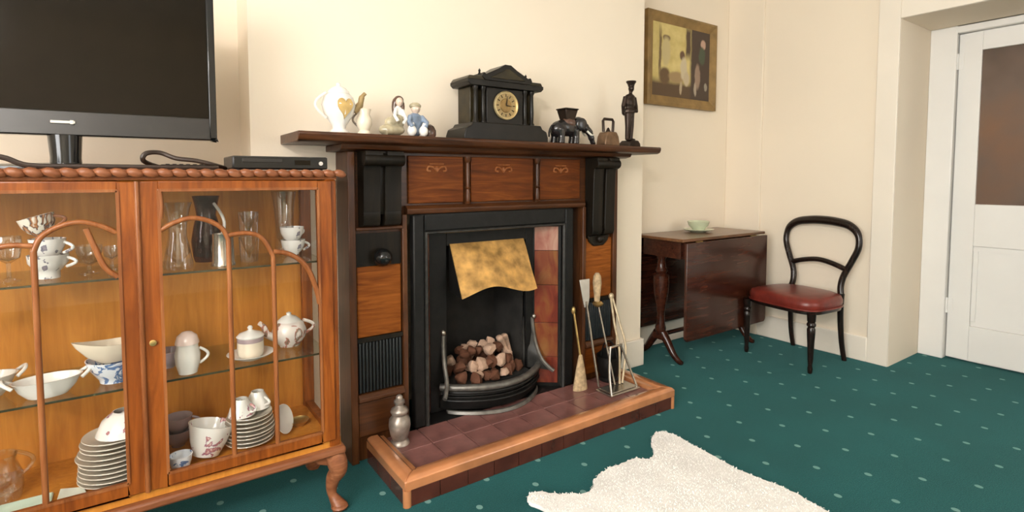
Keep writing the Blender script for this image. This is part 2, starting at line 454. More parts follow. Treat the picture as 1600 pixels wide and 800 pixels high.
for q in ((0.52, 0.547, 0.262, 0.718), (1.091, 1.118, 0.262, 0.718)): m.box(XD + .004, XD + .014, *q)
m.build('panel_moulding', white_m, door, bevel=0.004)
door_glass, nt, bb = new_mat('obscured_door_glass')
v = coords(nt)
gz = N(nt, 'ShaderNodeSeparateXYZ'); nt.links.new(v, gz.inputs[0])
nz = noise(nt, v, 2.2, 3)
nt.links.new(ramp(nt, nz, [(0.3, (0.085, 0.055, 0.040)), (0.5, (0.15, 0.10, 0.075)), (0.72, (0.20, 0.105, 0.06))]), bb.inputs['Base Color'])
bb.inputs['Roughness'].default_value = 0.25
bump(nt, bb, noise(nt, v, 120, 2), 0.15, 0.003)
MB().box(XD + .010, XD + .018, 0.52, 1.118, 1.01, 1.965).build('pane', door_glass, door)
for z in (0.30, 1.86):
    MB().lathe([(0.008, z), (0.008, z + 0.10)], (XD - .012, 1.237, 0), 10).box(XD - .010, XD - .004, 1.205, 1.237, z, z + .1).build('hinge', white_m, door)

# ================================================================== DISPLAY CABINET
cab = thing('display_cabinet', 'glazed walnut display cabinet of china under the television', 'cabinet', (0.0, 2.05, 0))
CX0, CX1, CY0, CY1 = -0.575, 0.585, 1.865, 2.245
zb, zt = 0.235, 1.172
m = MB()
for x0, x1 in ((CX0 + .01, CX0 + .05), (CX1 - .05, CX1 - .01)):
    m2 = MB().box(x0, x1, CY0 + .012, CY0 + .05, zb, zt); m2.build('corner_post', wal_z, cab, bevel=0.006)
    MB().box(x0, x1, CY1 - .035, CY1 - .005, zb, zt).build('corner_post', wal_z, cab, bevel=0.004)
MB().box(CX0 + .012, CX1 - .012, CY1 - .012, CY1 - .002, zb, zt).build('back_panel', gold_z, cab)
for x in (CX0 + .028, CX1 - .032):
    MB().box(x, x + .004, CY0 + .05, CY1 - .035, zb + .05, zt - .04).build('side_pane', pane_m, cab)
    MB().box(x - .012, x + .014, CY0 + .05, CY1 - .035, zb, zb + .05).build('side_rail', wal_x, cab)
    MB().box(x - .012, x + .014, CY0 + .05, CY1 - .035, zt - .04, zt).build('side_rail', wal_x, cab)
MB().box(CX0 + .01, CX1 - .01, CY0 + .015, CY1, zb, zb + .03).build('bottom_board', gold_z, cab)
MB().box(CX0 - .005, CX1 + .003, CY0 - .008, CY1, zb - .028, zb).build('base_moulding', carve_m, cab, bevel=0.009)
MB().box(CX0 + .01, CX1 - .01, CY0 + .012, CY1, zt, zt + .012).build('top_rail', wal_x, cab)
top = MB().box(CX0 - .012, CX1 + .006, CY0 - .006, CY1 + .005, zt + .012, zt + .030).build('top_board', carve_m, cab, bevel=0.005)
# carved rope-like edge along front and right end of the top
m = MB(); x = CX0 - .012
while x < CX1 + .004:
    m.ell((x + .018, CY0 - .006, zt + .020), (.022, .011, .013), 10, Matrix.Rotation(R(18), 3, 'Y')); x += 0.036
m.build('carved_edge', carve_m, top)
edge_m = plain('green_black_glass_edge', (.045, .040, .018), .2, var=.3)
for z in (0.884, 0.557):
    gs = MB().box(CX0 + .03, CX1 - .035, 1.925, CY1 - .014, z, z + .006).build('glass_shelf', shelf_glass, cab, bevel=0.0015)
    MB().box(CX0 + .03, CX1 - .035, 1.9225, 1.925, z, z + .006).build('polished_edge', edge_m, gs)
# shelf studs are too small to see; cabriole legs
def cabriole(x, y, sx, sy):
    pts = [(x, y, zb - .02), (x + .012 * sx, y + .012 * sy, zb - .06), (x + .014 * sx, y + .014 * sy, zb - .09), (x, y, .11), (x - .004 * sx, y - .004 * sy, .06), (x + .010 * sx, y + .010 * sy, .025), (x + .018 * sx, y + .018 * sy, 0.008)]
    P = smooth_path(pts, 5)
    rr = []
    for p in P:
        z = p.z
        rr.append(0.034 if z > zb - .07 else 0.034 - (zb - .07 - z) / (zb - .07 - .05) * 0.019 if z > .05 else 0.015 + (.05 - z) * 0.30)
    mm = MB().tube(P, rr, 14)
    o = mm.build('leg', carve_m, cab)
    k = MB().prism([(x - .045 * sx - .03 * sx, zb - .028), (x + .03 * sx, zb - .028), (x + .03 * sx, zb - .07), (x, zb - .075), (x - .05 * sx, zb - .055)], 'y', y - .014, y + .014)
    k.build('knee_bracket', carve_m, o, bevel=0.006)
    MB().ell((x + .016 * sx, y + .018 * sy, .014), (.030, .030, .014), 12).build('pad_foot', carve_m, o)
for sx, x in ((-1, CX0 + .035), (1, CX1 - .035)):
    cabriole(x, CY0 + .03, sx, -1); cabriole(x, CY1 - .04, sx, 1)
# doors: frame, glazing bars, panes
DY0, DY1 = 1.868, 1.890
def door_leaf(side):
    if side > 0: xa, xb, ia, ib = 0.012, 0.556, 0.060, 0.510
    else: xa, xb, ia, ib = -0.546, 0.006, -0.500, -0.036
    m = MB()
    m.box(xa, ia, DY0, DY1, .262, 1.168); m.box(ib, xb, DY0, DY1, .262, 1.168)
    m.box(ia, ib, DY0, DY1, 1.142, 1.168); m.box(ia, ib, DY0, DY1, .262, .300)
    d = m.build('door', wal_z, cab, bevel=0.003)
    MB().box(ia - .004, ib + .004, DY0 + .010, DY0 + .014, .296, 1.146).build('pane', pane_m, d)
    S = lambda x: x if side > 0 else 0.02 - x
    def bar(pts, r=0.0075):
        P = [(S(px), DY0 + .004, pz) for px, pz in pts]
        P = smooth_path(P, 6) if len(P) > 2 else P
        MB().tube(P, r, 10).build('glazing_bar', bar_m, d)
    bar([(0.238, .300), (0.238, .985)]); bar([(0.366, .300), (0.366, .925)])
    bar([(0.062, 1.025), (0.095, 1.045), (0.140, 1.058), (0.185, 1.048), (0.222, 1.022), (0.238, .985)])
    bar([(0.238, 1.000), (0.290, 1.004), (0.335, .985), (0.366, .925)])
    bar([(0.366, .940), (0.420, .925), (0.470, .880), (0.500, .800), (0.510, .750)], 0.0085)
    bar([(0.062, .900), (0.090, .930), (0.110, .985), (0.128, 1.040)] if side < 0 else [(0.062, 1.146), (0.066, 1.10), (0.063, 1.06)])
    # bead round the glass
    t = 0.004
    m = MB()
    m.box(ia - t, ia + t, DY0 - .003, DY0 + .002, .300, 1.142); m.box(ib - t, ib + t, DY0 - .003, DY0 + .002, .300, 1.142)
    m.box(ia, ib, DY0 - .003, DY0 + .002, .300 - t, .300 + t); m.box(ia, ib, DY0 - .003, DY0 + .002, 1.142 - t, 1.142 + t)
    m.build('glass_bead', bar_m, d)
    return d
dr = door_leaf(1); dl = door_leaf(-1)
MB().tube([(0.009, DY0 - .003, .262), (0.009, DY0 - .003, 1.168)], 0.007, 10).build('meeting_bead', bar_m, dl)
MB().lathe([(0.0, -.008), (.009, -.006), (.009, 0)], (0.034, DY0, 0.70), 12, 'y').build('keyhole_plate', brass_m, dr)

# ================================================================== CHINA AND GLASS IN THE CABINET
def handle_path(r0, z0, z1, out, n=7, ang=0):
    pts = []
    for k in range(n):
        t = k / (n - 1); a = PI * t
        rr = r0 + math.sin(a) * out
        pts.append((rr * math.cos(ang), rr * math.sin(ang), z1 + (z0 - z1) * t))
    return pts
def vessel(name, label, cat, prof, mat, loc, rz=0, handles=(), handle_r=0.004, group=None, lid=None, lid_mat=None, spout=None, foot=None, rx=0, ry=0, n=28, hmat=None):
    t = thing(name, label, cat, (0, 0, 0), group)
    MB().lathe(prof, n=n).build('body', mat, t, ang=50)
    for (r0, z0, z1, out, ang) in handles:
        MB().tube(smooth_path(handle_path(r0, z0, z1, out, 7, R(ang)), 3), handle_r, 8).build('handle', hmat or mat, t)
    if lid: MB().lathe(lid, n=n).build('lid', lid_mat or mat, t, ang=50)
    if spout: MB().tube(smooth_path(spout[0], 4), spout[1], 10).build('spout', mat, t)
    return place(t, loc, rz, rx, ry)
def open_prof(outer, wall=0.003, base=0.004):
    """outer silhouette bottom to top -> closed cup section"""
    inner = [(max(r - wall, 0.0005), z) for r, z in reversed(outer) if z > base + 0.002]
    return [(0, outer[0][1])] + outer + inner + [(0, base)]
S1 = 0.8905; S2 = 0.5635; S0 = 0.2655
cup_p = open_prof([(.020, 0), (.021, .006), (.030, .014), (.039, .032), (.043, .056)])
T1 = 'teacups stacked on the top shelf'
vessel('teacup', 'white sprigged teacup at the bottom of the left-hand stack, upper shelf', 'cup', open_prof([(.026, 0), (.026, .020), (.034, .028), (.046, .045), (.048, .068)]), grey_ch, (-.205, 2.03, S1), -20, [(.044, .032, .060, .024, 0)], .0045, T1)
vessel('teacup', 'white sprigged teacup in the middle of the left-hand stack, upper shelf', 'cup', cup_p, grey_ch, (-.205, 2.03, S1 + .058), -20, [(.038, .014, .046, .024, 0)], .0045, T1)
vessel('teacup', 'tilted dark-painted cup on top of the left-hand stack, upper shelf', 'cup', cup_p, imari_ch, (-.213, 2.03, S1 + .125), -15, [(.038, .014, .046, .026, 0)], .005, T1, rx=4, ry=-16, hmat=bar_m)
vessel('sundae_glass', 'short footed glass beside the stack of sprigged teacups', 'glass', open_prof([(.026, 0), (.026, .003), (.006, .010), (.006, .024), (.024, .036), (.033, .062), (.035, .085)], .002, .026), clear_m, (-.115, 2.06, S1))
vessel('wine_glass', 'stemmed glass at the far left of the upper shelf', 'glass', open_prof([(.026, 0), (.026, .003), (.005, .010), (.005, .05), (.026, .065), (.032, .10), (.030, .125)], .002, .055), clear_m, (-.290, 2.03, S1))
vessel('liqueur_glass', 'small footed glass beside the cabinet centre stile', 'glass', open_prof([(.022, 0), (.022, .003), (.005, .010), (.005, .03), (.020, .045), (.025, .075)], .002, .035), clear_m, (-.060, 2.09, S1))
vessel('glass_jug', 'tall waisted clear glass jug at left of the right-hand door', 'jug', open_prof([(.040, 0), (.042, .01), (.036, .05), (.026, .10), (.026, .135), (.036, .19), (.042, .21)], .003, .008), clear_m, (.112, 2.01, S1), -10, [], .005)
vessel('shade_jug', 'added dark plum jug standing in for shade, with a pale curved handle', 'jug', open_prof([(.038, 0), (.044, .02), (.048, .07), (.040, .12), (.030, .16), (.036, .20), (.042, .225)], .003, .008), shade_glass, (.205, 2.13, S1), -35, [(.036, .06, .20, .045, -20)], .005, hmat=white_ch)  # dark jug added in place of the shading on this shelf
vessel('tankard', 'shiny metal tankard between the added plum jug and the tumblers', 'tankard', open_prof([(.036, 0), (.036, .006), (.033, .012), (.031, .10), (.032, .104)], .002, .006), tarn_m, (.238, 2.00, S1), 0, [(.031, .02, .085, .022, 120)], .004)
tum = open_prof([(.027, 0), (.028, .004), (.033, .085)], .002, .008)
vessel('tumbler', 'clear tumbler standing on the upper shelf beside the tankard', 'glass', tum, clear_m, (.322, 2.04, S1), 0, group='stacked tumblers')
vessel('tumbler', 'clear tumbler stacked upon another tumbler', 'glass', tum, clear_m, (.322, 2.04, S1 + .086), 0, group='stacked tumblers')
T2 = 'teacups stacked at the right of the top shelf'
vessel('teacup', 'lower of two white teacups at right of the upper shelf', 'cup', cup_p, grey_ch, (.487, 2.13, S1), 10, [(.038, .014, .046, .024, 0)], .0045, T2)
vessel('teacup', 'upper of two white teacups at right of the upper shelf', 'cup', cup_p, grey_ch, (.484, 2.13, S1 + .048), 10, [(.034, .02, .052, .022, 20)], .0045, T2)
vessel('glass_vase', 'tall clear glass vase behind the right-hand pair of teacups', 'vase', open_prof([(.034, 0), (.034, .02), (.030, .06), (.036, .17), (.044, .235)], .003, .02), clear_m, (.468, 2.178, S1))
# middle shelf
def oval_dish(name, label, loc, rx_, ry_, h, mat, rz):
    t = thing(name, label, 'dish', (0, 0, 0), 'oval serving dishes')
    pr = open_prof([(.55, 0), (.60, .004 / h * h), (.80, h * .45), (.90, h * .8), (1.0, h)], .06, .006)
    MB().lathe(pr, n=36, sx=rx_, sy=ry_).build('bowl', mat, t, ang=50)
    for s in (-1, 1):
        MB().tube(smooth_path([(s * rx_ * .93, -.03, h * .85), (s * (rx_ + .012), -.018, h + .006), (s * (rx_ + .016), 0, h + .012), (s * (rx_ + .012), .018, h + .006), (s * rx_ * .93, .03, h * .85)], 4), .005, 8).build('handle', mat, t)
    return place(t, loc, rz)
oval_dish('serving_dish', 'grey-white oval serving dish left of the glazing bar, middle shelf', (-.365, 2.06, S2), .080, .055, .060, white_ch, 12)
oval_dish('serving_dish', 'ivory oval dish leaning rim up beside the blue printed bowl', (-.215, 1.985, S2), .080, .050, .050, white_ch, 8)
vessel('printed_bowl', 'blue and white printed bowl under the cream sauce boat', 'bowl', open_prof([(.040, 0), (.042, .010), (.048, .018), (.066, .045), (.074, .070)], .003, .012), blue_ch, (-.060, 2.02, S2))
t = thing('sauce_boat', 'cream sauce boat with pouring lip on the blue printed bowl', 'sauce boat')
pr = open_prof([(.40, 0), (.45, .004), (.75, .022), (.95, .045), (1.0, .058)], .05, .008)
m = MB().lathe(pr, n=36, sx=.085, sy=.045)
m.v = [(x * (1.0 + (0.18 * max(0, -x / .085) * (z / .058))), y * (1 - .55 * max(0, (-x - .03) / .085)), z + .018 * max(0, -x / .085) ** 2 * (z / .058)) for x, y, z in m.v]
m.build('body', cream_ch, t, ang=50)
MB().tube(smooth_path([(.075, 0, .05), (.105, 0, .066), (.118, 0, .04), (.095, 0, .016), (.062, 0, .012)], 5), .005, 8).build('handle', cream_ch, t)
place(t, (-.062, 2.01, S2 + .062), 10)
vessel('cream_jug', 'pale lidded jug with a looped handle on the middle shelf', 'jug', open_prof([(.026, 0), (.027, .006), (.034, .030), (.036, .060), (.030, .085), (.032, .096)], .003, .006), pink_ch if False else white_ch, (.125, 1.965, S2), 10, [(.033, .025, .075, .024, -10)], .0045, lid=[(.034, .094), (.033, .100), (.028, .118), (.014, .130), (0, .133)], lid_mat=plain('blush_china', (.78, .62, .56), .2, var=.05, coat=.4))
vessel('teacup', 'lilac cup half hidden by the stile left of the lidded jug', 'cup', cup_p, lilac_ch, (.075, 2.06, S2), -10, [(.038, .014, .046, .020, 0)], .0045, hmat=white_ch)
vessel('saucer_plate', 'white plate under the lidded sugar pot', 'plate', [(0, 0), (.036, 0), (.040, .004), (.066, .013), (.074, .020), (.072, .021), (.040, .008), (0, .006)], white_ch, (.312, 2.00, S2))
vessel('sugar_pot', 'round lidded sugar pot standing on a white plate', 'pot', open_prof([(.034, 0), (.040, .008), (.042, .030), (.041, .052)], .003, .006), cream_ch, (.312, 2.00, S2 + .0075), 20, [], .004, lid=[(.041, .066), (.044, .070), (.034, .080), (.012, .088), (.006, .092), (.009, .099), (.005, .105), (0, .106)], lid_mat=white_ch)
MB().lathe([(.0405, .052), (.0415, .060), (.0405, .067)], n=28).build('collar', lilac_ch, [o for o in bpy.data.objects if o.name == 'sugar_pot'][0])
vessel('teapot', 'rose-painted white teapot at the right of the middle shelf', 'teapot', open_prof([(.036, 0), (.038, .006), (.056, .030), (.060, .055), (.050, .082), (.040, .090)], .003, .008), pink_ch, (.455, 2.08, S2), 8, [(.052, .03, .085, .040, 0)], .006,
       lid=[(.041, .089), (.038, .094), (.024, .106), (.008, .112), (.009, .120), (0, .124)], lid_mat=white_ch, spout=([(-.050, 0, .035), (-.078, 0, .055), (-.090, 0, .085), (-.104, 0, .100)], [.014] * 5 + [.011] * 4 + [.008] * 4))
# bottom of the cabinet
ORD = ['first', 'second', 'third', 'fourth', 'fifth', 'sixth', 'seventh', 'eighth', 'ninth', 'tenth']
def plate_stack(cx, cy, n, dz, r, where, z0=S0):
    pr = [(0, 0), (r * .55, 0), (r * .60, .004), (r * .90, .012), (r, .018), (r * .985, .020), (r * .58, .008), (0, .006)]
    base = None
    for k in range(n):
        rr = 1.0 - 0.035 * max(0, k - n // 2) + random.uniform(-.015, .015)
        if base is None:
            base = MB().lathe(pr, n=36).build('plate', plate_ch, ang=50); o = base
        else:
            o = base.copy(); C.objects.link(o)
        o.location = (cx + random.uniform(-.003, .003), cy + random.uniform(-.003, .003), z0 + k * dz); o.scale = (rr, rr, 1)
        o.rotation_euler = (0, 0, random.random() * 6)
        pos = 'bottom' if k == 0 else 'topmost' if k == n - 1 else None
        if pos: tag(o, '%s ivory plate of the stack %s' % (pos, where), 'plate', 'plates ' + where)
        else: tag(o, '%s plate from the bottom of the ivory stack %s' % (ORD[k], where), 'plate', 'plates ' + where)
    return z0 + n * dz
zt1 = plate_stack(-.066, 2.005, 10, .0135, .096, 'behind the left-hand door')
vessel('china_bowl', 'white bowl upturned on top of the left-hand plate stack', 'bowl', open_prof([(.062, 0), (.058, .012), (.048, .036), (.030, .052), (.024, .058)][::1], .003, 0.0)[1:-1] + [(0, .055)], flor_ch, (-.045, 2.00, zt1 + .008), 0, )
bpy.data.objects['china_bowl'].scale = (1.15, 1.15, 1.1)
vessel('tall_glass_jug', 'shadowy glass jug with loop handle at the lower left edge', 'jug', open_prof([(.045, 0), (.052, .03), (.050, .07), (.036, .11), (.040, .13)], .003, .008), clear_m, (-.335, 2.05, S0), 0, [(.040, .05, .125, .035, 20)], .006)
m = MB().box(-.33, -.215, 1.91, 2.0, S0, S0 + .010); tag(origin(m.build('folded_napkin', mint_m, bevel=0.004), (-.27, 1.95, S0)), 'pale mint folded napkin at the lower left corner', 'napkin')
m = MB().hexa([(-.205, 1.91, S0), (-.13, 1.905, S0), (-.145, 1.985, S0), (-.20, 2.0, S0)], [(-.205, 1.91, S0 + .006), (-.13, 1.905, S0 + .004), (-.145, 1.985, S0 + .007), (-.20, 2.0, S0 + .012)])
tag(origin(m.build('paper_doily', paper_m, bevel=0.001), (-.17, 1.95, S0)), 'white crumpled paper beside the mint napkin', 'paper')
vessel('large_cup', 'large floral cup lying tilted at front of the right-hand door', 'cup', open_prof([(.040, 0), (.042, .008), (.054, .040), (.064, .080), (.070, .098)], .003, .008), flor_ch, (.168, 1.985, S0 + .012), 200, [], .005, ry=-14)
vessel('coffee_cup', 'small blue-sprigged cup in front of the large floral cup', 'cup', open_prof([(.022, 0), (.023, .005), (.030, .030), (.033, .050)], .0025, .006), blue_ch, (.096, 1.943, S0), 190, [(.030, .012, .040, .02, 0)], .004)
vessel('teacup', 'lower of two lilac cups behind the large floral cup', 'cup', cup_p, lilac_ch, (.100, 2.13, S0), 30, [(.038, .014, .046, .024, 0)], .0045, 'lilac cups')
vessel('teacup', 'upper of two lilac cups behind the large floral cup', 'cup', cup_p, lilac_ch, (.102, 2.13, S0 + .046), 0, [(.038, .014, .046, .024, 0)], .0045, 'lilac cups')
zt2 = plate_stack(.305, 2.01, 8, .0130, .078, 'behind the right-hand door')
vessel('teacup', 'upturned white cup at left on the right-hand plate stack', 'cup', open_prof([(.042, 0), (.036, .025), (.022, .05), (.020, .055)], .003, 0)[1:-1] + [(0, .053)], flor_ch, (.278, 1.995, zt2 + .008), 20, [(.036, .012, .04, .022, -70)], .0045, 'cups on the right-hand plate stack')
vessel('teacup', 'upturned white cup at right on the right-hand plate stack', 'cup', open_prof([(.042, 0), (.036, .025), (.022, .05), (.020, .055)], .003, 0)[1:-1] + [(0, .053)], white_ch, (.335, 2.035, zt2 + .008), 0, [(.036, .012, .04, .022, -60)], .0045, 'cups on the right-hand plate stack')
vessel('side_plate', 'white side plate leaning on edge right of the plate stack', 'plate', [(0, 0), (.028, 0), (.031, .004), (.046, .009), (.052, .013), (.051, .015), (.031, .007), (0, .005)], white_ch, (.408, 2.02, S0 + .050), -40, ry=72)
vessel('gilt_dish', 'small gilt dish at the right end of the cabinet floor', 'dish', open_prof([(.018, 0), (.020, .004), (.032, .016), (.036, .022)], .002, .005), brass_m, (.475, 2.05, S0))

# ================================================================== ON TOP OF THE CABINET
ZT = zt + .0305
tv = thing('television', 'black flat-screen television on top of the walnut cabinet', 'television', (-.155, 2.0, ZT))
TX0, TX1, TZ0, TZ1, TY = -.545, .231, 1.298, 1.775, 2.0
m = MB()
m.box(TX0, TX1, TY, TY + .05, TZ0, TZ0 + .012); 
m.box(TX0, TX0 + .022, TY, TY + .05, TZ0, TZ1); m.box(TX1 - .022, TX1, TY, TY + .05, TZ0, TZ1); m.box(TX0, TX1, TY, TY + .05, TZ1 - .024, TZ1)
m.build('bezel', black_gloss, tv, bevel=0.004)
MB().box(TX0 + .06, TX1 - .06, TY + .05, TY + .085, TZ0 + .05, TZ1 - .06).build('back_cover', black_satin, tv, bevel=0.01)
MB().box(TX0 + .02, TX1 - .02, TY + .008, TY + .045, TZ0 + .07, TZ1 - .02).build('screen', screen_m, tv)
sp = MB().prism([(TY - .004, TZ0 + .002), (TY + .03, TZ0 + .002), (TY + .03, TZ0 + .07), (TY + .003, TZ0 + .07)], 'x', TX0 + .02, TX1 - .02).build('speaker_bar', black_satin, tv, bevel=0.002)
MB().box(-.183, -.128, TY - .006, TY, TZ0 + .034, TZ0 + .042).box(-.140, -.131, TY - .0065, TY, TZ0 + .032, TZ0 + .044).build('maker_badge', silver_m, sp, bevel=0.001)
MB().lathe([(.038, 1.205), (.036, 1.235), (.040, 1.300)], (-.155, 2.03, 0), 20).build('stand_neck', black_gloss, tv)
MB().lathe([(.0, ZT), (.19, ZT), (.19, ZT + .006), (.16, ZT + .012), (.05, ZT + .018), (0, ZT + .018)], (-.155, 2.02, 0), 40, sx=1.15, sy=.6).build('stand_base', black_gloss, tv)
pl = thing('disc_player', 'slim black disc player at the right end of the cabinet top', 'disc player', (.40, 2.0, ZT))
MB().box(.262, .560, 1.925, 2.12, ZT + .004, ZT + .046).build('case', black_satin, pl, bevel=0.004)
MB().box(.264, .558, 1.917, 1.925, ZT + .006, ZT + .044).build('front_panel', black_gloss, pl, bevel=0.002)
MB().box(.29, .41, 1.914, 1.917, ZT + .026, ZT + .038).build('disc_tray', black_satin, pl, bevel=0.001)
MB().box(.45, .50, 1.9145, 1.917, ZT + .018, ZT + .034).build('display', screen_m, pl)
MB().lathe([(.007, -.004), (.007, 0)], (.535, 1.917, ZT + .024), 12, 'y').build('button', silver_m, pl)
for x in (.28, .54):
    for y in (1.94, 2.10): MB().lathe([(.008, ZT), (.008, ZT + .005)], (x, y, 0), 10).build('foot', black_satin, pl)
def cable(pts, r, label, name='cable'):
    o = MB().tube(smooth_path(pts, 6), r, 8).build(name, cable_m)
    tag(origin(o, pts[0]), label, 'cable')
zc = ZT + .006
cable([(.075, 2.00, zc), (.03, 1.925, zc + .018), (.035, 1.915, zc + .040), (.07, 1.93, zc + .044), (.11, 1.925, zc + .028), (.16, 1.922, zc + .022), (.21, 1.93, zc + .010), (.250, 1.99, zc)], .007, 'looped dark brown cable between television stand and disc player')
cable([(-.42, 1.92, zc), (-.33, 1.885, zc + .026), (-.27, 1.882, zc + .022), (-.22, 1.88, zc + .002), (-.12, 1.88, zc), (.02, 1.88, zc), (.12, 1.885, zc), (.22, 1.90, zc)], .007, 'thick dark cable running along the front of the television stand')
# remote control lying by the stand
rc = thing('remote_control', 'black remote control lying right of the television stand', 'remote control', (.13, 1.955, ZT))
MB().box(.07, .21, 1.945, 1.985, ZT, ZT + .016).build('case', black_satin, rc, bevel=0.005)
for i in range(6):
    MB().box(.085 + i * .018, .095 + i * .018, 1.955, 1.975, ZT + .016, ZT + .018).build('button', cable_m, rc)

# ================================================================== FIREPLACE SURROUND
fs = thing('fireplace_surround', 'carved dark oak fireplace surround with deep mantel shelf', 'fireplace', (1.455, 2.2, 0))
FY = 2.15
SX0, SX1 = 0.700, 2.215
# shelf
m = MB().prism([(2.005, 1.327), (2.012, 1.314), (2.03, 1.308), (YB, 1.308), (YB, 1.345), (2.008, 1.345), (2.003, 1.338)], 'x', .485, 2.415)
m.build('mantel_shelf', oak_x, fs, bevel=0.003)
MB().prism([(2.075, 1.308), (2.085, 1.290), (2.12, 1.283), (YB, 1.283), (YB, 1.308)], 'x', .66, 2.26).build('shelf_moulding', oak_x, fs, bevel=0.003)
# side boards
for x0, x1 in ((SX0, SX0 + .03), (SX1 - .03, SX1)):
    MB().box(x0, x1, FY - .012, YB, 0, 1.283).build('side_board', oak_z, fs, bevel=0.003)
# frieze board and the three panels
MB().box(SX0 + .03, SX1 - .03, FY + .012, YB, 1.055, 1.283).build('frieze_board', oak_x, fs)
MB().prism([(FY - .026, 1.030), (FY - .020, 1.022), (YB, 1.022), (YB, 1.058), (FY - .010, 1.058), (FY - .026, 1.044)], 'x', .948, 1.962).build('lintel_rail', oak_x, fs, bevel=0.002)
px = [(.962, 1.243), (1.273, 1.648), (1.690, 1.945)]
px = [(.965, 1.235), (1.275, 1.635), (1.675, 1.945)]
for k, (x0, x1) in enumerate(px):
    p = MB().box(x0, x1, FY + .000, FY + .012, 1.066, 1.272).build('frieze_panel', panel_m, fs, bevel=0.004)
    cx = (x0 + x1) / 2
    m = MB()
    for s in (-1, 1):
        m.tube(smooth_path([(cx, FY - .001, 1.205), (cx + s * .018, FY - .001, 1.222), (cx + s * .040, FY - .001, 1.226), (cx + s * .046, FY - .001, 1.210), (cx + s * .030, FY - .001, 1.206)], 4), .004, 8)
    m.ell((cx, FY - .001, 1.214), (.010, .004, .014), 10)
    m.tube([(cx - .035, FY, 1.238), (cx + .035, FY, 1.238)], .003, 8)
    m.build('carved_motif', bar_m, p)
for cx in (1.255, 1.655):
    MB().lathe([(.014, 1.058), (.016, 1.064), (.010, 1.070), (.012, 1.095), (.008, 1.125), (.013, 1.132), (.009, 1.14), (.011, 1.20), (.008, 1.245), (.014, 1.252), (.016, 1.272)], (cx, FY - .004, 0), 16).build('colonette', oak_z, fs)
# corbels
def corbel(x0, x1, zl, tail):
    prof = [(FY + .012, 1.283), (2.062, 1.283), (2.058, 1.262), (2.064, 1.240), (2.084, 1.226), (2.090, 1.20), (2.092, 1.12), (2.094, 1.04), (2.098, zl + .07), (2.094, zl + .03), (2.104, zl + .008), (2.13, zl), (FY + .012, zl)]
    w = x1 - x0
    c = MB()
    for a, b_ in ((x0, x0 + w * .44), (x1 - w * .44, x1)): c.prism(prof, 'x', a, b_)
    inner = [(FY + .012, 1.283), (2.075, 1.283), (2.075, 1.25), (2.104, 1.22), (2.108, 1.12), (2.110, 1.04), (2.114, zl + .05), (FY + .012, zl + .05)]
    c.prism(inner, 'x', x0 + w * .43, x1 - w * .43)
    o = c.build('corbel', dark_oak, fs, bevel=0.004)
    MB().lathe([(.024, x0 - .004), (.026, x0), (.026, x1), (.024, x1 + .004)], (0, 2.078, 1.250), 20, 'x').build('scroll', dark_oak, o, bevel=0.002)
    if tail:
        xm = (x0 + x1) / 2
        MB().ell((xm, 2.125, zl - .02), (.022, .020, .022), 14).build('drop_knob', dark_oak, o)
        MB().prism([(x0 + .004, zl), (x1 - .004, zl), (x1 - .012, zl - .03), (xm + .035, zl - .058), (xm - .035, zl - .058), (x0 + .012, zl - .03)], 'y', FY - .016, FY + .012).build('tail', dark_oak, o, bevel=0.005)
corbel(.748, .908, .978, False); corbel(1.990, 2.150, .865, True)
# side bays: ledge, small recess, panel, slatted grille, sill and base
for (x0, x1, left) in ((SX0 + .03, .952, True), (1.958, SX1 - .03, False)):
    MB().box(x0, x1, FY + .012, YB, 0, 1.055).build('bay_board', oak_z, fs)
    ix = x1 if left else x0
    a, b_ = (x1 - .022, x1) if left else (x0, x0 + .022)
    MB().box(a, b_, FY - .012, FY + .012, 0, 1.022).build('inner_stile', oak_z, fs, bevel=0.003)
    pa, pb = (x0, x1 - .022) if left else (x0 + .022, x1)
    if left:
        MB().box(pa, pb, FY - .020, FY + .012, .835 + .128, .835 + .142).build('ledge', oak_x, fs, bevel=0.004)
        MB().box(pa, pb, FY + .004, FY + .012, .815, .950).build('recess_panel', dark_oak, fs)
    MB().box(pa + .004, pb - .004, FY - .002, FY + .012, .520, .812 if left else .848).build('bay_panel', bay_veneer, fs, bevel=0.005)
    MB().prism([(FY - .024, .258), (FY + .012, .250), (FY + .012, .285), (FY - .010, .285), (FY - .024, .272)], 'x', pa, pb).build('sill', oak_x, fs, bevel=0.002)
    MB().box(pa + .004, pb - .004, FY + .002, FY + .012, .10, .246).build('base_panel', panel_m if not left else oak_x, fs, bevel=0.004)
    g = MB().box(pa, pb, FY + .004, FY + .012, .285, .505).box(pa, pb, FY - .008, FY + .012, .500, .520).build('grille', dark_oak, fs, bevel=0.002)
    n = 13; sp_ = (pb - pa - .01) / n
    base = None
    for k in range(n):
        xx = pa + .005 + (k + .5) * sp_
        if base is None:
            base = MB().box(-sp_ * .3, sp_ * .3, FY - .006, FY + .004, .290, .498).build('slat', rib_m, None, bevel=0.0025); o = base
        else:
            o = base.copy(); C.objects.link(o)
        o.parent = g; o.location = (xx - 1.455, -2.2, 0)
# black ball knob of the little cupboard in the left bay
k_ = MB().lathe([(0, -.052), (.020, -.048), (.034, -.032), (.038, -.014), (.030, .0), (.016, .006), (.014, .02)], (.836, FY - .012, .850), 20, 'y').build('ball_knob', black_gloss, fs, label='black glossy ball knob')

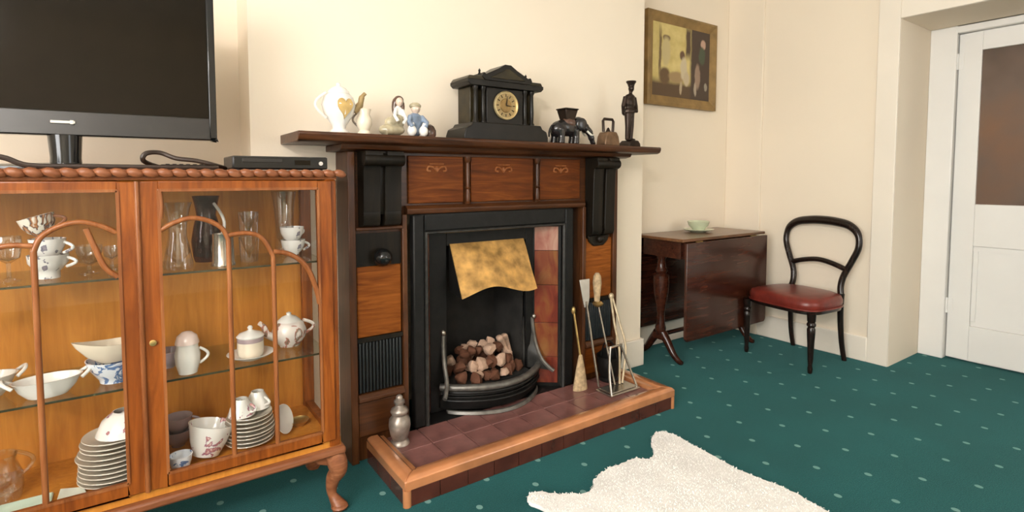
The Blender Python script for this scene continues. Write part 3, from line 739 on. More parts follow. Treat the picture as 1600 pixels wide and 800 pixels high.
# ================================================================== CAST-IRON INSERT
ins = thing('fireplace_insert', 'black cast-iron fireplace insert with red tiles and brass hood', 'fireplace insert', (1.43, 2.2, 0.08))
IX0, IX1, IZ = .975, 1.885, 1.018
Z0 = .0805
m = MB()
m.box(IX0, IX0 + .055, FY - .02, FY + .02, Z0, IZ); m.box(IX1 - .055, IX1, FY - .02, FY + .02, Z0, IZ); m.box(IX0 + .055, IX1 - .055, FY - .02, FY + .02, IZ - .075, IZ)
m.build('outer_frame', iron_m, ins, bevel=0.008)
m = MB()
q = .063
m.tube([(IX0 + q, FY - .014, Z0), (IX0 + q, FY - .014, IZ - .08), (IX1 - q, FY - .014, IZ - .08), (IX1 - q, FY - .014, Z0)], .011, 10)
m.build('bead_moulding', bead_iron, ins)
AX0, AX1, BX0, BX1 = IX0 + .07, IX1 - .07, 1.100, 1.695       # front edge and back edge of the splay
BY = 2.245
# splayed cheeks behind the tiles
def cheek(xa, xb, nm):
    s = 1 if xb > xa else -1
    MB().hexa([(xa, FY, Z0), (xb, BY, Z0), (xb, BY + .012, Z0), (xa, FY + .014, Z0)] if s > 0 else [(xb, BY, Z0), (xa, FY, Z0), (xa, FY + .014, Z0), (xb, BY + .012, Z0)],
              [(xa, FY, .945), (xb, BY, .945), (xb, BY + .012, .945), (xa, FY + .014, .945)] if s > 0 else [(xb, BY, .945), (xa, FY, .945), (xa, FY + .014, .945), (xb, BY + .012, .945)]).build(nm, iron_m, ins)
cheek(AX0, BX0, 'cheek'); cheek(AX1, BX1, 'cheek')
# tiles: two columns on each cheek seen as one, six tall
def fire_tile(name, c0, c1, c2):
    m_, nt_, b_ = new_mat(name)
    f_ = noise(nt_, coords(nt_, (9, 9, 4)), 1.6, 3, 0.55, 0.8)
    nt_.links.new(ramp(nt_, f_, [(.30, c0), (.5, c1), (.72, c2)]), b_.inputs['Base Color'])
    b_.inputs['Roughness'].default_value = .28; b_.inputs['Coat Weight'].default_value = .1; b_.inputs['Specular IOR Level'].default_value = .3
    return m_
tile_a = fire_tile('crimson_streaked_tile', (.085, .010, .006), (.16, .028, .013), (.19, .070, .018))
tile_b = fire_tile('amber_streaked_tile', (.12, .014, .009), (.16, .040, .014), (.21, .085, .024))
tile_c = fire_tile('pale_rose_tile', (.20, .050, .034), (.30, .125, .09), (.38, .22, .16))
rows = [(.10, .238), (.240, .418), (.420, .618), (.620, .798), (.800, .925)]
def tiles(xa, xb):
    for i, (z0, z1) in enumerate(rows):
        u0, u1 = .10, .90
        x0 = xa + (xb - xa) * u0; x1 = xa + (xb - xa) * u1
        y0_ = FY + (BY - FY) * u0 - .001; y1_ = FY + (BY - FY) * u1 - .001
        nx = (BY - FY); ny = -(abs(xb - xa)); L = math.hypot(nx, ny); s = 1 if xb > xa else -1
        ox, oy = s * nx / L * .006, ny / L * .006
        bq = [(x0 + ox, y0_ + oy), (x1 + ox, y1_ + oy), (x1, y1_), (x0, y0_)]
        if s < 0: bq = [bq[1], bq[0], bq[3], bq[2]]
        MB().hexa([(x, y, z0) for x, y in bq], [(x, y, z1) for x, y in bq]).build('tile', (tile_c if i >= 4 else tile_b if i % 2 else tile_a), ins, bevel=0.0015)
tiles(AX0, BX0); tiles(AX1, BX1)
# inner arch plate around the fire with opening
m = MB()
m.box(BX0, 1.19, BY - .012, BY + .01, Z0, .945); m.box(1.65, BX1, BY - .012, BY + .01, Z0, .945); m.box(1.19, 1.65, BY - .012, BY + .01, .86, .945)
m.build('inner_plate', iron_m, ins, bevel=0.003)
MB().hexa([(AX0, FY + .004, .945), (AX1, FY + .004, .945), (BX1, BY + .01, .945), (BX0, BY + .01, .945)], [(AX0, FY + .004, .958), (AX1, FY + .004, .958), (BX1, BY + .01, .958), (BX0, BY + .01, .958)]).build('head_plate', iron_m, ins)
# firebox
m = MB()
m.box(1.19, 1.65, 2.50, 2.52, Z0, .90); m.hexa([(1.19, 2.26, Z0), (1.20, 2.26, Z0), (1.22, 2.5, Z0), (1.19, 2.5, Z0)], [(1.19, 2.26, .9), (1.20, 2.26, .9), (1.22, 2.5, .9), (1.19, 2.5, .9)])
m.hexa([(1.64, 2.26, Z0), (1.65, 2.26, Z0), (1.65, 2.5, Z0), (1.62, 2.5, Z0)], [(1.64, 2.26, .9), (1.65, 2.26, .9), (1.65, 2.5, .9), (1.62, 2.5, .9)])
m.box(1.19, 1.65, 2.26, 2.52, .90, .915); m.box(1.19, 1.65, 2.255, 2.52, Z0, Z0 + .02)
m.build('firebox', soot_m, ins)
# hood: embossed tilted plate with waved lower edge, real thickness
nu, nv = 28, 18
vs_, fs_ = [], []
def hood_pt(u, v):
    x = 1.205 + .425 * u
    wob = .020 * math.sin(PI * 2 * u - .6) + .012 * math.sin(PI * u)
    z = .868 - (.868 - .640 - wob) * v
    y = BY - .018 - .115 * v - .018 * math.sin(PI * u) * v
    emb = .004 * math.sin(u * 9) * math.sin(v * 8) + .006 * math.exp(-((u - .5) ** 2 + (v - .5) ** 2) * 14)
    return (x, y - emb, z)
for t_ in (0, .006):
    for j in range(nv + 1):
        for i in range(nu + 1):
            x, y, z = hood_pt(i / nu, j / nv); vs_.append((x, y + t_, z))
K = (nu + 1) * (nv + 1)
for j in range(nv):
    for i in range(nu):
        a = j * (nu + 1) + i
        fs_.append((a, a + 1, a + nu + 2, a + nu + 1)); fs_.append((K + a, K + a + nu + 1, K + a + nu + 2, K + a + 1))
for i in range(nu):
    a = i; fs_.append((a, K + a, K + a + 1, a + 1)); a = nv * (nu + 1) + i; fs_.append((a, a + 1, K + a + 1, K + a))
for j in range(nv):
    a = j * (nu + 1); fs_.append((a, a + nu + 1, K + a + nu + 1, K + a)); a = j * (nu + 1) + nu; fs_.append((a, K + a, K + a + nu + 1, a + nu + 1))
hood_m = plain('embossed_tawny_brass', (.54, .30, .090), .45, .35, var=.45, scale=18, bmp=.3, bscale=45)
hood = MB().add(vs_, fs_).build('hood', hood_m, ins)
for s, u in ((-1, 0.0), (1, 1.0)):      # hood cheeks back to the inner plate
    pts = [hood_pt(u, j / nv) for j in range(nv + 1)]
    poly = [(p[1] + .006, p[2]) for p in pts] + [(BY - .012, pts[-1][2] + .02), (BY - .012, pts[0][2])]
    x = pts[0][0]
    MB().prism(poly, 'x', x - .003, x + .003).build('hood_cheek', iron_m, hood)
# bowed grate front: basket rim, concave side flares, lower bars and ash cover
def bow(x, x0=1.135, x1=1.715, y_side=2.215, y_mid=2.075):
    u = (x - x0) / (x1 - x0); return y_side - (y_side - y_mid) * math.sin(PI * max(0, min(1, u))) ** .8
def arc(x0, x1, z, dy=0, n=24):
    return [(x0 + (x1 - x0) * k / n, bow(x0 + (x1 - x0) * k / n, x0, x1) + dy, z) for k in range(n + 1)]
g = MB().tube(arc(1.145, 1.715, .205), .017, 10).build('grate', steel_edge, ins)
nb = 24
def bow_plate(z0, z1, dy0, dy1, x0=1.145, x1=1.715):
    mm = MB(); A = arc(x0, x1, z0, dy0, nb); B = arc(x0, x1, z1, dy1, nb)
    vs2 = A + B + [(x, y + .012, z) for x, y, z in A] + [(x, y + .012, z) for x, y, z in B]
    n1 = nb + 1; ff = []
    for i in range(nb):
        ff += [(i, i + 1, n1 + i + 1, n1 + i), (2 * n1 + i, 3 * n1 + i, 3 * n1 + i + 1, 2 * n1 + i + 1), (i, 2 * n1 + i, 2 * n1 + i + 1, i + 1), (n1 + i, n1 + i + 1, 3 * n1 + i + 1, 3 * n1 + i)]
    ff += [(0, n1, 3 * n1, 2 * n1), (nb, 2 * n1 + nb, 3 * n1 + nb, n1 + nb)]
    return mm.add(vs2, ff)
bow_plate(.098, .165, .012, -.012).build('ash_cover', iron_m, g, bevel=0.003)
bow_plate(.165, .20, .0, .004).build('front_plate', iron_m, g, bevel=0.003)
bow_plate(.081, .098, -.03, -.022, 1.165, 1.695).build('toe_plate', steel_edge, g, bevel=0.003)
for z in (.145, .185): MB().tube(arc(1.15, 1.71, z, -.012), .006, 8).build('grate_bar', iron_m, g)
# flared side wings, the highlight on their edges put in as paler iron
for s in (-1, 1):
    xo = 1.165 if s < 0 else 1.695
    pts = [(xo + s * -.005, 2.235, .45), (xo, 2.225, .37), (xo + s * .004, 2.205, .30), (xo + s * .012, 2.17, .24), (xo + s * .035, 2.135, .20), (xo + s * .050, 2.12, .185)]
    MB().tube(smooth_path(pts, 5), .010, 8).build('wing_edge', steel_edge, g)
    MB().ell((xo, 2.225, .455), (.013, .013, .015), 10).build('finial', tarn_m, g)
    Q = smooth_path(pts, 5); xi = 1.195 if s < 0 else 1.645
    vs2 = []; ff = []; n = len(Q)
    for k, p in enumerate(Q):
        zz = .455 - (.455 - .19) * k / (n - 1)
        i_ = Vector((xi, 2.250, zz)); mid = i_.lerp(p, .55) + Vector((0, .012, 0))
        for q in (i_, mid, p): vs2.append(q)
        for q in (i_, mid, p): vs2.append(q + Vector((0, .006, 0)))
    for k in range(n - 1):
        a = k * 6; b2 = a + 6
        ff += [(a, a + 1, b2 + 1, b2), (a + 1, a + 2, b2 + 2, b2 + 1), (a + 3, b2 + 3, b2 + 4, a + 4), (a + 4, b2 + 4, b2 + 5, a + 5), (a, b2, b2 + 3, a + 3), (a + 2, a + 5, b2 + 5, b2 + 2)]
    e = (n - 1) * 6
    ff += [(0, 3, 4, 1), (1, 4, 5, 2), (e, e + 1, e + 4, e + 3), (e + 1, e + 2, e + 5, e + 4)]
    MB().add(vs2, ff).build('wing_plate', bead_iron, g)
MB().box(AX0, AX1, 2.137, 2.262, .02, Z0).build('base_plate', iron_m, ins)
MB().box(1.20, 1.64, 2.17, 2.46, .182, .194).build('fire_bed', soot_m, g)
# coals, each its own lump
def lump(r):
    mm = MB().ell((0, 0, 0), (1, 1, 1), 10); out = []
    for x, y, z in mm.v:
        k = 1 + .22 * math.sin(3.1 * x + r * 7) * math.cos(4.3 * y + r * 3) + .16 * math.sin(5.2 * z + r * 11)
        out.append((x * k, y * k * .85, z * k * .78))
    mm.v = out; return mm
shapes = []
for i in range(4):
    for nm, mt in (('d', coal_dark), ('p', coal_pale)):
        o = lump(i + .37).build('coal', mt, ang=60); shapes.append((nm, o.data)); bpy.data.objects.remove(o)
cn = 0
for layer, (n, zz, y0_, y1_, xa, xb) in enumerate(((9, .222, 2.14, 2.42, 1.235, 1.605), (8, .270, 2.19, 2.40, 1.25, 1.58), (5, .318, 2.25, 2.38, 1.28, 1.52))):
    for i in range(n * 2):
        u = (i // 2 + .5) / n; x = xa + (xb - xa) * u + random.uniform(-.012, .012)
        y = y0_ + (y1_ - y0_) * ((i % 2) * .55 + random.uniform(0.05, .3))
        pale = random.random() < (.36 if layer == 0 else .42)
        me = random.choice([d for nm, d in shapes if nm == ('p' if pale else 'd')])
        o = bpy.data.objects.new('coal', me); C.objects.link(o)
        o.location = (x, y, zz); s = random.uniform(.024, .036); o.scale = (s, s, s)
        o.rotation_euler = tuple(random.uniform(0, 6) for _ in range(3))
        tag(o, ('ash-pale lump, glow put into its colour, among the coals heaped in the fire grate' if pale else 'dark brown lump among the coals heaped in the fire grate'), 'coal', 'pale coals in the grate' if pale else 'dark coals in the grate')
# two pale leaning slabs at the right of the fire
for k, (x, y, z, a) in enumerate(((1.560, 2.30, .285, 24), (1.60, 2.33, .275, 16))):
    o = MB().box(-.016, .016, -.02, .02, -.075, .085).build('fire_log', coal_pale, bevel=0.012)
    tag(place(o, (x, y, z), 0, 0, -a), ('left' if k == 0 else 'right') + ' of the two pale slabs leaning in the fire', 'fire log', 'leaning fire slabs')

# ================================================================== HEARTH
he = thing('hearth', 'raised tiled hearth with a coppery rounded curb', 'hearth', (1.495, 1.93, 0))
HX0, HX1, HY0, HY1 = .758, 2.238, 1.745, 2.135
MB().box(HX0 + .012, HX1 - .012, HY0 + .012, HY1, 0, .072).build('bed', joint_m, he)
# quarry tiles, one by one
cw = .082
tx0, tx1, ty0, ty1 = HX0 + cw, HX1 - cw, HY0 + cw, HY1
nx, ny = 9, 2
base = None
for i in range(nx):
    for j in range(ny):
        w_, d_ = (tx1 - tx0) / nx, (ty1 - ty0) / ny
        if base is None:
            base = MB().box(-w_ / 2 + .002, w_ / 2 - .002, -d_ / 2 + .002, d_ / 2 - .002, .068, .080).build('tile', quarry_m, None, bevel=0.002); o = base
        else:
            o = base.copy(); C.objects.link(o)
        o.parent = he; o.location = (tx0 + (i + .5) * w_ - 1.495, ty0 + (j + .5) * d_ - 1.93, random.uniform(-.0006, .0006))
# curb: three rounded lengths mitred at the corners, with an inner step
def curb(pts_out, pts_in, pts_in2):
    prof_z = [(0.0, .060), (0.0, .096), (.10, .104), (.25, .107), (.62, .105), (.66, .098), (.95, .094), (1.0, .086), (1.0, .060)]
    vs2 = []; ff = []; n = len(prof_z)
    for k in range(2):
        o_, i_ = Vector(pts_out[k]), Vector(pts_in[k])
        for t_, z in prof_z:
            p = o_.lerp(i_, t_); vs2.append((p.x, p.y, z))
    for a in range(n): ff.append((a, (a + 1) % n, n + (a + 1) % n, n + a))
    ff += [tuple(range(n)), tuple(range(2 * n - 1, n - 1, -1))]
    return MB().add(vs2, ff)
O = [(HX0, HY1), (HX0, HY0), (HX1, HY0), (HX1, HY1)]
I = [(HX0 + cw, HY1), (HX0 + cw, HY0 + cw), (HX1 - cw, HY0 + cw), (HX1 - cw, HY1)]
for k in range(3): curb([O[k], O[k + 1]], [I[k], I[k + 1]], None).build('curb', copper_m, he, bevel=0.005)
# riser tiles along the front and the two ends
def riser(n, fixed, a0, a1, axis):
    w_ = (a1 - a0) / n
    for k in range(n):
        u0, u1 = a0 + k * w_ + .0015, a0 + (k + 1) * w_ - .0015
        mm = MB()
        if axis == 'y': mm.box(u0, u1, HY0 + .003, HY0 + .013, .0, .061)
        elif axis == 'l': mm.box(HX0 + .003, HX0 + .013, u0, u1, .0, .061)
        else: mm.box(HX1 - .013, HX1 - .003, u0, u1, .0, .061)
        mm.build('riser_tile', riser_m, he, bevel=0.0015)
riser(12, 0, HX0 + .022, HX1 - .022, 'y'); riser(3, 0, HY0 + .022, HY1, 'l'); riser(3, 0, HY0 + .022, HY1, 'r')
for x in (HX0 + .013, HX1 - .013):
    MB().lathe([(.016, 0), (.016, .062)], (x, HY0 + .013, 0), 16).build('corner_tile', copper_m, he)

# ------------------------------------------------------------------ things on the hearth
ZH = .081
vessel('pewter_jar', 'squat pewter jar with knobbed lid on the left of the hearth', 'jar', open_prof([(.036, 0), (.034, .010), (.026, .018), (.034, .040), (.040, .075), (.038, .10), (.026, .118), (.030, .128)], .003, .01), pewter_m, (.872, 2.056, ZH), lid=[(.031, .127), (.033, .132), (.030, .142), (.018, .152), (.014, .158), (.020, .166), (.020, .176), (.012, .182), (.013, .190), (.008, .198), (0, .200)])
bpy.data.objects['pewter_jar'].scale = (1.12, 1.12, 1.03)
# wire-legged steel tool rest
ts = thing('tool_stand', 'polished steel tool stand at the right of the hearth', 'tool stand', (2.02, 1.93, ZH))
m = MB()
m.tube([(1.92, 1.885, ZH + .006), (2.125, 1.885, ZH + .006), (2.125, 1.985, ZH + .006), (1.92, 1.985, ZH + .006)], .006, 8, True)
m.build('base_frame', tarn_m, ts)
for s, x in ((-1, 1.925), (1, 2.115)):
    MB().tube(smooth_path([(x, 1.885, ZH + .006), (x - s * .02, 1.92, ZH + .10), (x - s * .045, 1.945, ZH + .19), (x - s * .06, 1.955, ZH + .23)], 5), .006, 8).build('upright', tarn_m, ts)
MB().tube([(1.972, 1.955, ZH + .225), (2.068, 1.955, ZH + .225)], .006, 8).build('cross_bar', tarn_m, ts)
MB().hexa([(1.93, 1.89, ZH + .010), (2.115, 1.89, ZH + .010), (2.115, 1.98, ZH + .010), (1.93, 1.98, ZH + .010)], [(1.93, 1.89, ZH + .018), (2.115, 1.89, ZH + .018), (2.115, 1.98, ZH + .018), (1.93, 1.98, ZH + .018)]).build('tray', tarn_m, ts, bevel=0.002)
# shovel stored blade up
sh = thing('fire_shovel', 'silvery fire shovel standing blade up against the surround', 'shovel', (1.93, 2.02, ZH))
MB().tube([(1.938, 1.99, ZH + .0195), (1.932, 2.03, .30), (1.926, 2.075, .53)], .006, 8).build('shaft', tarn_m, sh)
bl = MB()
V = [(1.914, 2.078, .50), (1.938, 2.078, .50), (1.950, 2.092, .55), (1.960, 2.104, .645), (1.890, 2.104, .645), (1.902, 2.092, .55)]
bl.add([(x, y - .012 * (0 if i in (0, 1) else 1), z) for i, (x, y, z) in enumerate(V)] + [(x, y - .005 - .012 * (0 if i in (0, 1) else 1), z) for i, (x, y, z) in enumerate(V)],
       [(0, 1, 2, 5), (5, 2, 3, 4), (6, 11, 8, 7), (11, 10, 9, 8), (0, 6, 7, 1), (1, 7, 8, 2), (2, 8, 9, 3), (3, 9, 10, 4), (4, 10, 11, 5), (5, 11, 6, 0)])
bl.build('blade', silver_m, sh, bevel=0.001)
br = thing('fire_brush', 'fire brush with pale bristles up beside the shovel', 'brush', (2.02, 2.02, ZH))
MB().tube([(2.025, 1.96, ZH + .0195), (2.02, 2.02, .30), (2.012, 2.075, .50)], .005, 8).build('shaft', tarn_m, br)
MB().lathe([(.012, .49), (.026, .500), (.030, .51), (.018, .52)], (2.012, 2.078, 0), 16).build('collar', brass_m, br)
MB().lathe([(.014, .515), (.018, .56), (.024, .62), (.020, .655), (.010, .672)], (2.010, 2.082, 0), 16).build('bristles', bristle_m, br)
tg = thing('fire_tongs', 'steel fire tongs leaning at the right end of the hearth', 'tongs', (2.10, 2.0, ZH))
for s in (-1, 1):
    MB().tube(smooth_path([(2.065 + s * .010, 1.955, ZH + .0195), (2.105 + s * .024, 1.985, .27), (2.120 + s * .020, 2.04, .39), (2.128 + s * .006, 2.09, .52)], 6), .006, 8).build('arm', bone_m, tg)
MB().ell((2.128, 2.094, .530), (.016, .014, .018), 12).build('pivot_knob', bone_m, tg)
# straw hearth broom leaning on the inner stile
hb = thing('hearth_broom', 'straw hearth broom with brass shaft leaning beside the insert', 'broom', (1.86, 2.05, ZH))
MB().tube([(1.872, 2.058, .25), (1.868, 2.105, .47)], .006, 8).build('shaft', brass_m, hb)
MB().ell((1.866, 2.108, .485), (.012, .012, .022), 12).build('knob', brass_m, hb)
MB().lathe([(.046, ZH), (.044, ZH + .02), (.030, .18), (.014, .25), (.010, .262)], (1.870, 2.055, 0), 20, sy=.55).build('bristles', bristle_m, hb)
# black coal scuttle behind the tools
cs = thing('coal_scuttle', 'black helmet-shaped coal scuttle at the right hearth corner', 'coal scuttle', (2.09, 2.06, ZH))
sc_p = [(.052, ZH), (.054, ZH + .01), (.045, ZH + .02), (.062, ZH + .06), (.068, ZH + .11), (.070, ZH + .135), (.066, ZH + .135), (.058, ZH + .06), (.0, ZH + .03)]
m = MB().lathe(sc_p, (2.090, 2.068, 0), 28)
m.v = [(x, y, z + max(0, (x - 2.085)) * .55 * max(0, (z - ZH - .04) / .1)) for x, y, z in m.v]
m.build('bucket', iron_m, cs)
MB().tube(smooth_path([(2.085, 2.001, ZH + .12), (2.085, 2.02, ZH + .19), (2.085, 2.06, ZH + .215), (2.085, 2.10, ZH + .19), (2.085, 2.123, ZH + .12)], 5), .004, 8).build('handle', iron_m, cs)

# ================================================================== ON THE MANTEL SHELF
ZM = 1.3455
# lidded white and gilt jug
jp = open_prof([(.034, 0), (.036, .006), (.022, .018), (.024, .030), (.050, .070), (.058, .105), (.050, .135), (.036, .150)], .003, .03)
j = vessel('gilt_jug', 'tall white china jug with gilt panel at the left mantel end', 'jug', jp, white_ch, (.655, 2.09, ZM), 0, [(.050, .055, .145, .040, 195)], .005, lid=[(.038, .148), (.036, .156), (.024, .168), (.008, .176), (.008, .184), (0, .190)])
m = MB()
heart = []
for k in range(28):
    a = 2 * PI * k / 28
    hx = 16 * math.sin(a) ** 3 / 17; hz = (13 * math.cos(a) - 5 * math.cos(2 * a) - 2 * math.cos(3 * a) - math.cos(4 * a)) / 17
    heart.append((hx * .030, hz * .044 + .095))
vs2, ff = [], []
ca, sa = math.cos(R(-82)), math.sin(R(-82))
for d in (.0035, -.003):
    for (hx, hz) in heart:
        JP = [(.018, .022), (.030, .024), (.070, .050), (.105, .058), (.135, .050), (.150, .036)]
        rr = .03
        for (za, ra), (zb_, rb) in zip(JP, JP[1:]):
            if za <= hz <= zb_: rr = ra + (rb - ra) * (hz - za) / (zb_ - za)
        r_ = math.sqrt(max(rr * rr - hx * hx, .0001)) + d
        vs2.append((ca * r_ - sa * hx, sa * r_ + ca * hx, hz))
n = len(heart)
ff = [tuple(range(n)), tuple(range(2 * n - 1, n - 1, -1))] + [(i, n + i, n + (i + 1) % n, (i + 1) % n) for i in range(n)]
MB().add(vs2, ff).build('gilt_panel', brass_m, j, ang=60)
MB().tube(smooth_path([(.050, -.01, .085), (.072, -.012, .11), (.080, -.012, .14), (.092, -.013, .155)], 4), [.013] * 5 + [.010] * 4 + [.007] * 4, 10).build('spout', gilt_m, j)
j.scale = (1.08, 1.08, 1.03)
vessel('small_jug', 'small cream china jug beside the tall gilt jug', 'jug', open_prof([(.026, 0), (.027, .006), (.020, .016), (.030, .040), (.030, .060), (.022, .080), (.027, .100)], .003, .006), cream_ch, (.752, 2.085, ZM), 0, [(.026, .035, .085, .018, 150)], .004, hmat=pewter_m)
# seated brown-haired figurine
blue_glaze = plain('grey_blue_glaze', (.20, .26, .36), .2, var=.4, scale=20, coat=.4)
brown_glaze = plain('brown_glaze', (.085, .042, .028), .22, var=.4, scale=25, coat=.4)
olive_glaze = plain('olive_cream_glaze', (.40, .34, .22), .25, var=.4, scale=25, coat=.3)
skin_glaze = plain('pale_bisque', (.66, .50, .40), .3, var=.08, coat=.3)
fg = thing('seated_figurine', 'china figurine of a brown-haired seated lady on the mantel', 'figurine', (.885, 2.09, ZM))
z = ZM
MB().ell((.872, 2.09, z + .022), (.044, .036, .022), 16).ell((.850, 2.075, z + .020), (.030, .024, .020), 14).ell((.890, 2.09, z + .050), (.024, .022, .034), 14).ell((.868, 2.08, z + .048), (.026, .022, .020), 12).tube([(.890, 2.085, z + .03), (.835, 2.065, z + .014)], .016, 10).build('skirt', olive_glaze, fg, remesh=.0028)
MB().ell((.894, 2.09, z + .082), (.017, .015, .028), 14).tube([(.905, 2.082, z + .095), (.914, 2.07, z + .060), (.900, 2.06, z + .045)], .0065, 8).tube([(.884, 2.082, z + .095), (.872, 2.066, z + .07), (.880, 2.056, z + .05)], .0065, 8).build('bodice', white_ch, fg, remesh=.0025)
MB().ell((.897, 2.086, z + .122), (.0135, .0135, .017), 14).tube([(.895, 2.09, z + .10), (.896, 2.088, z + .115)], .006, 8).ell((.899, 2.072, z + .120), (.003, .004, .003), 8).build('head', skin_glaze, fg, remesh=.002)
MB().ell((.898, 2.093, z + .128), (.0175, .016, .017), 14).ell((.885, 2.098, z + .105), (.010, .011, .032), 12).ell((.912, 2.097, z + .105), (.009, .010, .028), 12).build('hair', brown_glaze, fg, remesh=.0025)
fg.scale = (1.22, 1.22, 1.15)
# pair of little blue and white jugs joined as one figure: a child in a blue coat
fb = thing('blue_figurine', 'blue and white china figurine of a crouching child on the mantel', 'figurine', (.968, 2.08, ZM))
MB().ell((.968, 2.085, z + .060), (.030, .022, .034), 16).tube([(.948, 2.08, z + .080), (.936, 2.06, z + .055), (.944, 2.05, z + .036)], .009, 8).tube([(.990, 2.08, z + .080), (1.002, 2.06, z + .055), (.992, 2.05, z + .036)], .009, 8).ell((.968, 2.09, z + .024), (.028, .022, .024), 14).build('coat', blue_glaze, fg if False else fb, remesh=.0028)
for s in (-1, 1):
    MB().ell((.968 + s * .022, 2.062, z + .022), (.017, .018, .022), 14).tube([(.968 + s * .022, 2.062, z + .03), (.968 + s * .026, 2.055, z + .052)], .010, 10).build('leg', white_ch, fb, remesh=.0028)
MB().ell((.970, 2.082, z + .108), (.017, .016, .019), 14).tube([(.969, 2.084, z + .08), (.97, 2.083, z + .1)], .008, 8).ell((.972, 2.066, z + .105), (.0035, .004, .0035), 8).build('head', skin_glaze, fb, remesh=.0025)
MB().ell((.970, 2.086, z + .119), (.021, .020, .014), 14).build('cap', olive_glaze, fb)
fb.scale = (1.18, 1.18, 1.08)
vessel('brown_pot', 'small brown domed pot between the blue figurine and the clock', 'pot', [(0, 0), (.022, 0), (.026, .012), (.026, .030), (.018, .048), (.006, .056), (0, .058)], brown_glaze, (1.038, 2.09, ZM))

# black slate mantel clock
ck = thing('mantel_clock', 'black slate temple clock with gilt dial on the mantel', 'clock', (1.42, 2.14, ZM))
ky0, ky1 = 2.075, 2.215
MB().prism([(1.186, ZM), (1.650, ZM), (1.650, ZM + .022), (1.640, ZM + .05), (1.615, ZM + .062), (1.605, ZM + .078), (1.232, ZM + .078), (1.222, ZM + .062), (1.196, ZM + .05), (1.186, ZM + .022)], 'y', ky0 - .022, ky1 + .012).build('plinth', slate_m, ck, bevel=0.004)
zb2 = ZM + .078; zc2 = 1.585
MB().box(1.245, 1.590, ky0 + .030, ky1, zb2, zc2).build('case', slate_green, ck, bevel=0.003)
MB().box(1.318, 1.518, ky0 + .006, ky0 + .031, zb2, zc2).build('dial_block', slate_m, ck, bevel=0.003)
for x in (1.262, 1.302, 1.534, 1.574):
    MB().lathe([(.0135, zb2), (.0135, zb2 + .008), (.0095, zb2 + .014), (.0105, zb2 + .06), (.0085, zc2 - .018), (.013, zc2 - .010), (.013, zc2)], (x, ky0 + .012, 0), 16).build('column', slate_m, ck)
MB().prism([(1.222, zc2), (1.613, zc2), (1.626, zc2 + .012), (1.626, zc2 + .026), (1.209, zc2 + .026), (1.209, zc2 + .012)], 'y', ky0 - .014, ky1 + .008).build('cornice', slate_m, ck, bevel=0.002)
MB().prism([(1.209, zc2 + .026), (1.626, zc2 + .026), (1.616, zc2 + .042), (1.222, zc2 + .042)], 'y', ky0 - .008, ky1 + .006).build('roof_step', slate_green, ck, bevel=0.003)
ped = [(1.300, zc2 + .026), (1.545, zc2 + .026), (1.562, zc2 + .042), (1.552, zc2 + .060), (1.540, zc2 + .054), (1.475, zc2 + .085), (1.440, zc2 + .106), (1.408, zc2 + .106), (1.372, zc2 + .085), (1.306, zc2 + .054), (1.294, zc2 + .062), (1.284, zc2 + .042)]
MB().prism(ped, 'y', ky0 - .012, ky1 - .02).build('pediment', slate_m, ck, bevel=0.003)
MB().prism([(1.325, zc2 + .040), (1.520, zc2 + .040), (1.430, zc2 + .086), (1.416, zc2 + .086)], 'y', ky0 - .016, ky0 - .010).build('tympanum', slate_green, ck, bevel=0.002)
for x in (1.294, 1.552): MB().lathe([(.008, zc2 + .058), (.004, zc2 + .066), (.006, zc2 + .074), (0, zc2 + .084)], (x, ky0 + .03, 0), 10).build('acroterion', slate_m, ck)
dz = 1.508; dx = 1.418
bz = MB().lathe([(.064, -.008), (.066, -.003), (.062, 0), (.055, -.002), (.055, .006), (.064, .006), (.064, -.008)], (dx, ky0 + .000, dz), 36, 'y').build('bezel', plain('pale_brass_bezel', (.66, .52, .28), .3, .6, var=.1), ck)
dial = MB().lathe([(0, -.001), (.056, -.001), (.056, .004), (0, .004)], (dx, ky0 + .002, dz), 36, 'y').build('dial', gilt_m, ck)
MB().lathe([(0, -.003), (.030, -.003), (.032, 0), (0, 0)], (dx, ky0 + .001, dz), 30, 'y').build('dial_centre', plain('bronzed_dial_centre', (.26, .16, .055), .4, .6, var=.3, scale=40), dial)
for k in range(12):
    a = k * PI / 6; c_, s_ = math.cos(a), math.sin(a)
    m = MB().tube([(dx + s_ * .039, ky0 - .0005, dz + c_ * .039), (dx + s_ * .051, ky0 - .0005, dz + c_ * .051)], .0018, 6); m.build('hour_mark', slate_m, dial)
for a, L in ((95, .028), (8, .044)):
    MB().tube([(dx, ky0 - .005, dz), (dx + math.sin(R(a)) * L, ky0 - .005, dz + math.cos(R(a)) * L)], [.0026, .0012], 6).build('hand', slate_m, dial)

# black elephant carrying a square pot
el = thing('elephant_ornament', 'black elephant ornament with a square howdah on its back', 'elephant ornament', (1.84, 2.09, ZM))
ez = ZM
m = MB().ell((1.805, 2.09, ez + .078), (.072, .036, .042), 18)
m.ell((1.760, 2.09, ez + .070), (.040, .034, .038), 16).ell((1.868, 2.088, ez + .098), (.038, .030, .036), 16)
m.ell((1.905, 2.085, ez + .082), (.022, .020, .026), 14)
m.tube(smooth_path([(1.905, 2.085, ez + .085), (1.930, 2.082, ez + .060), (1.942, 2.08, ez + .030), (1.950, 2.08, ez + .010), (1.962, 2.08, ez + .008)], 5), [.018] * 6 + [.015] * 5 + [.012] * 5 + [.009] * 5, 10)
for lx, ly in ((1.756, 2.070), (1.748, 2.112), (1.838, 2.070), (1.850, 2.112)):
    m.tube([(lx, ly, ez + .070), (lx + .004, ly, ez + .035), (lx, ly, ez + .001)], [.019, .015, .017], 12)
m.build('body', ele_m, el, remesh=.003)
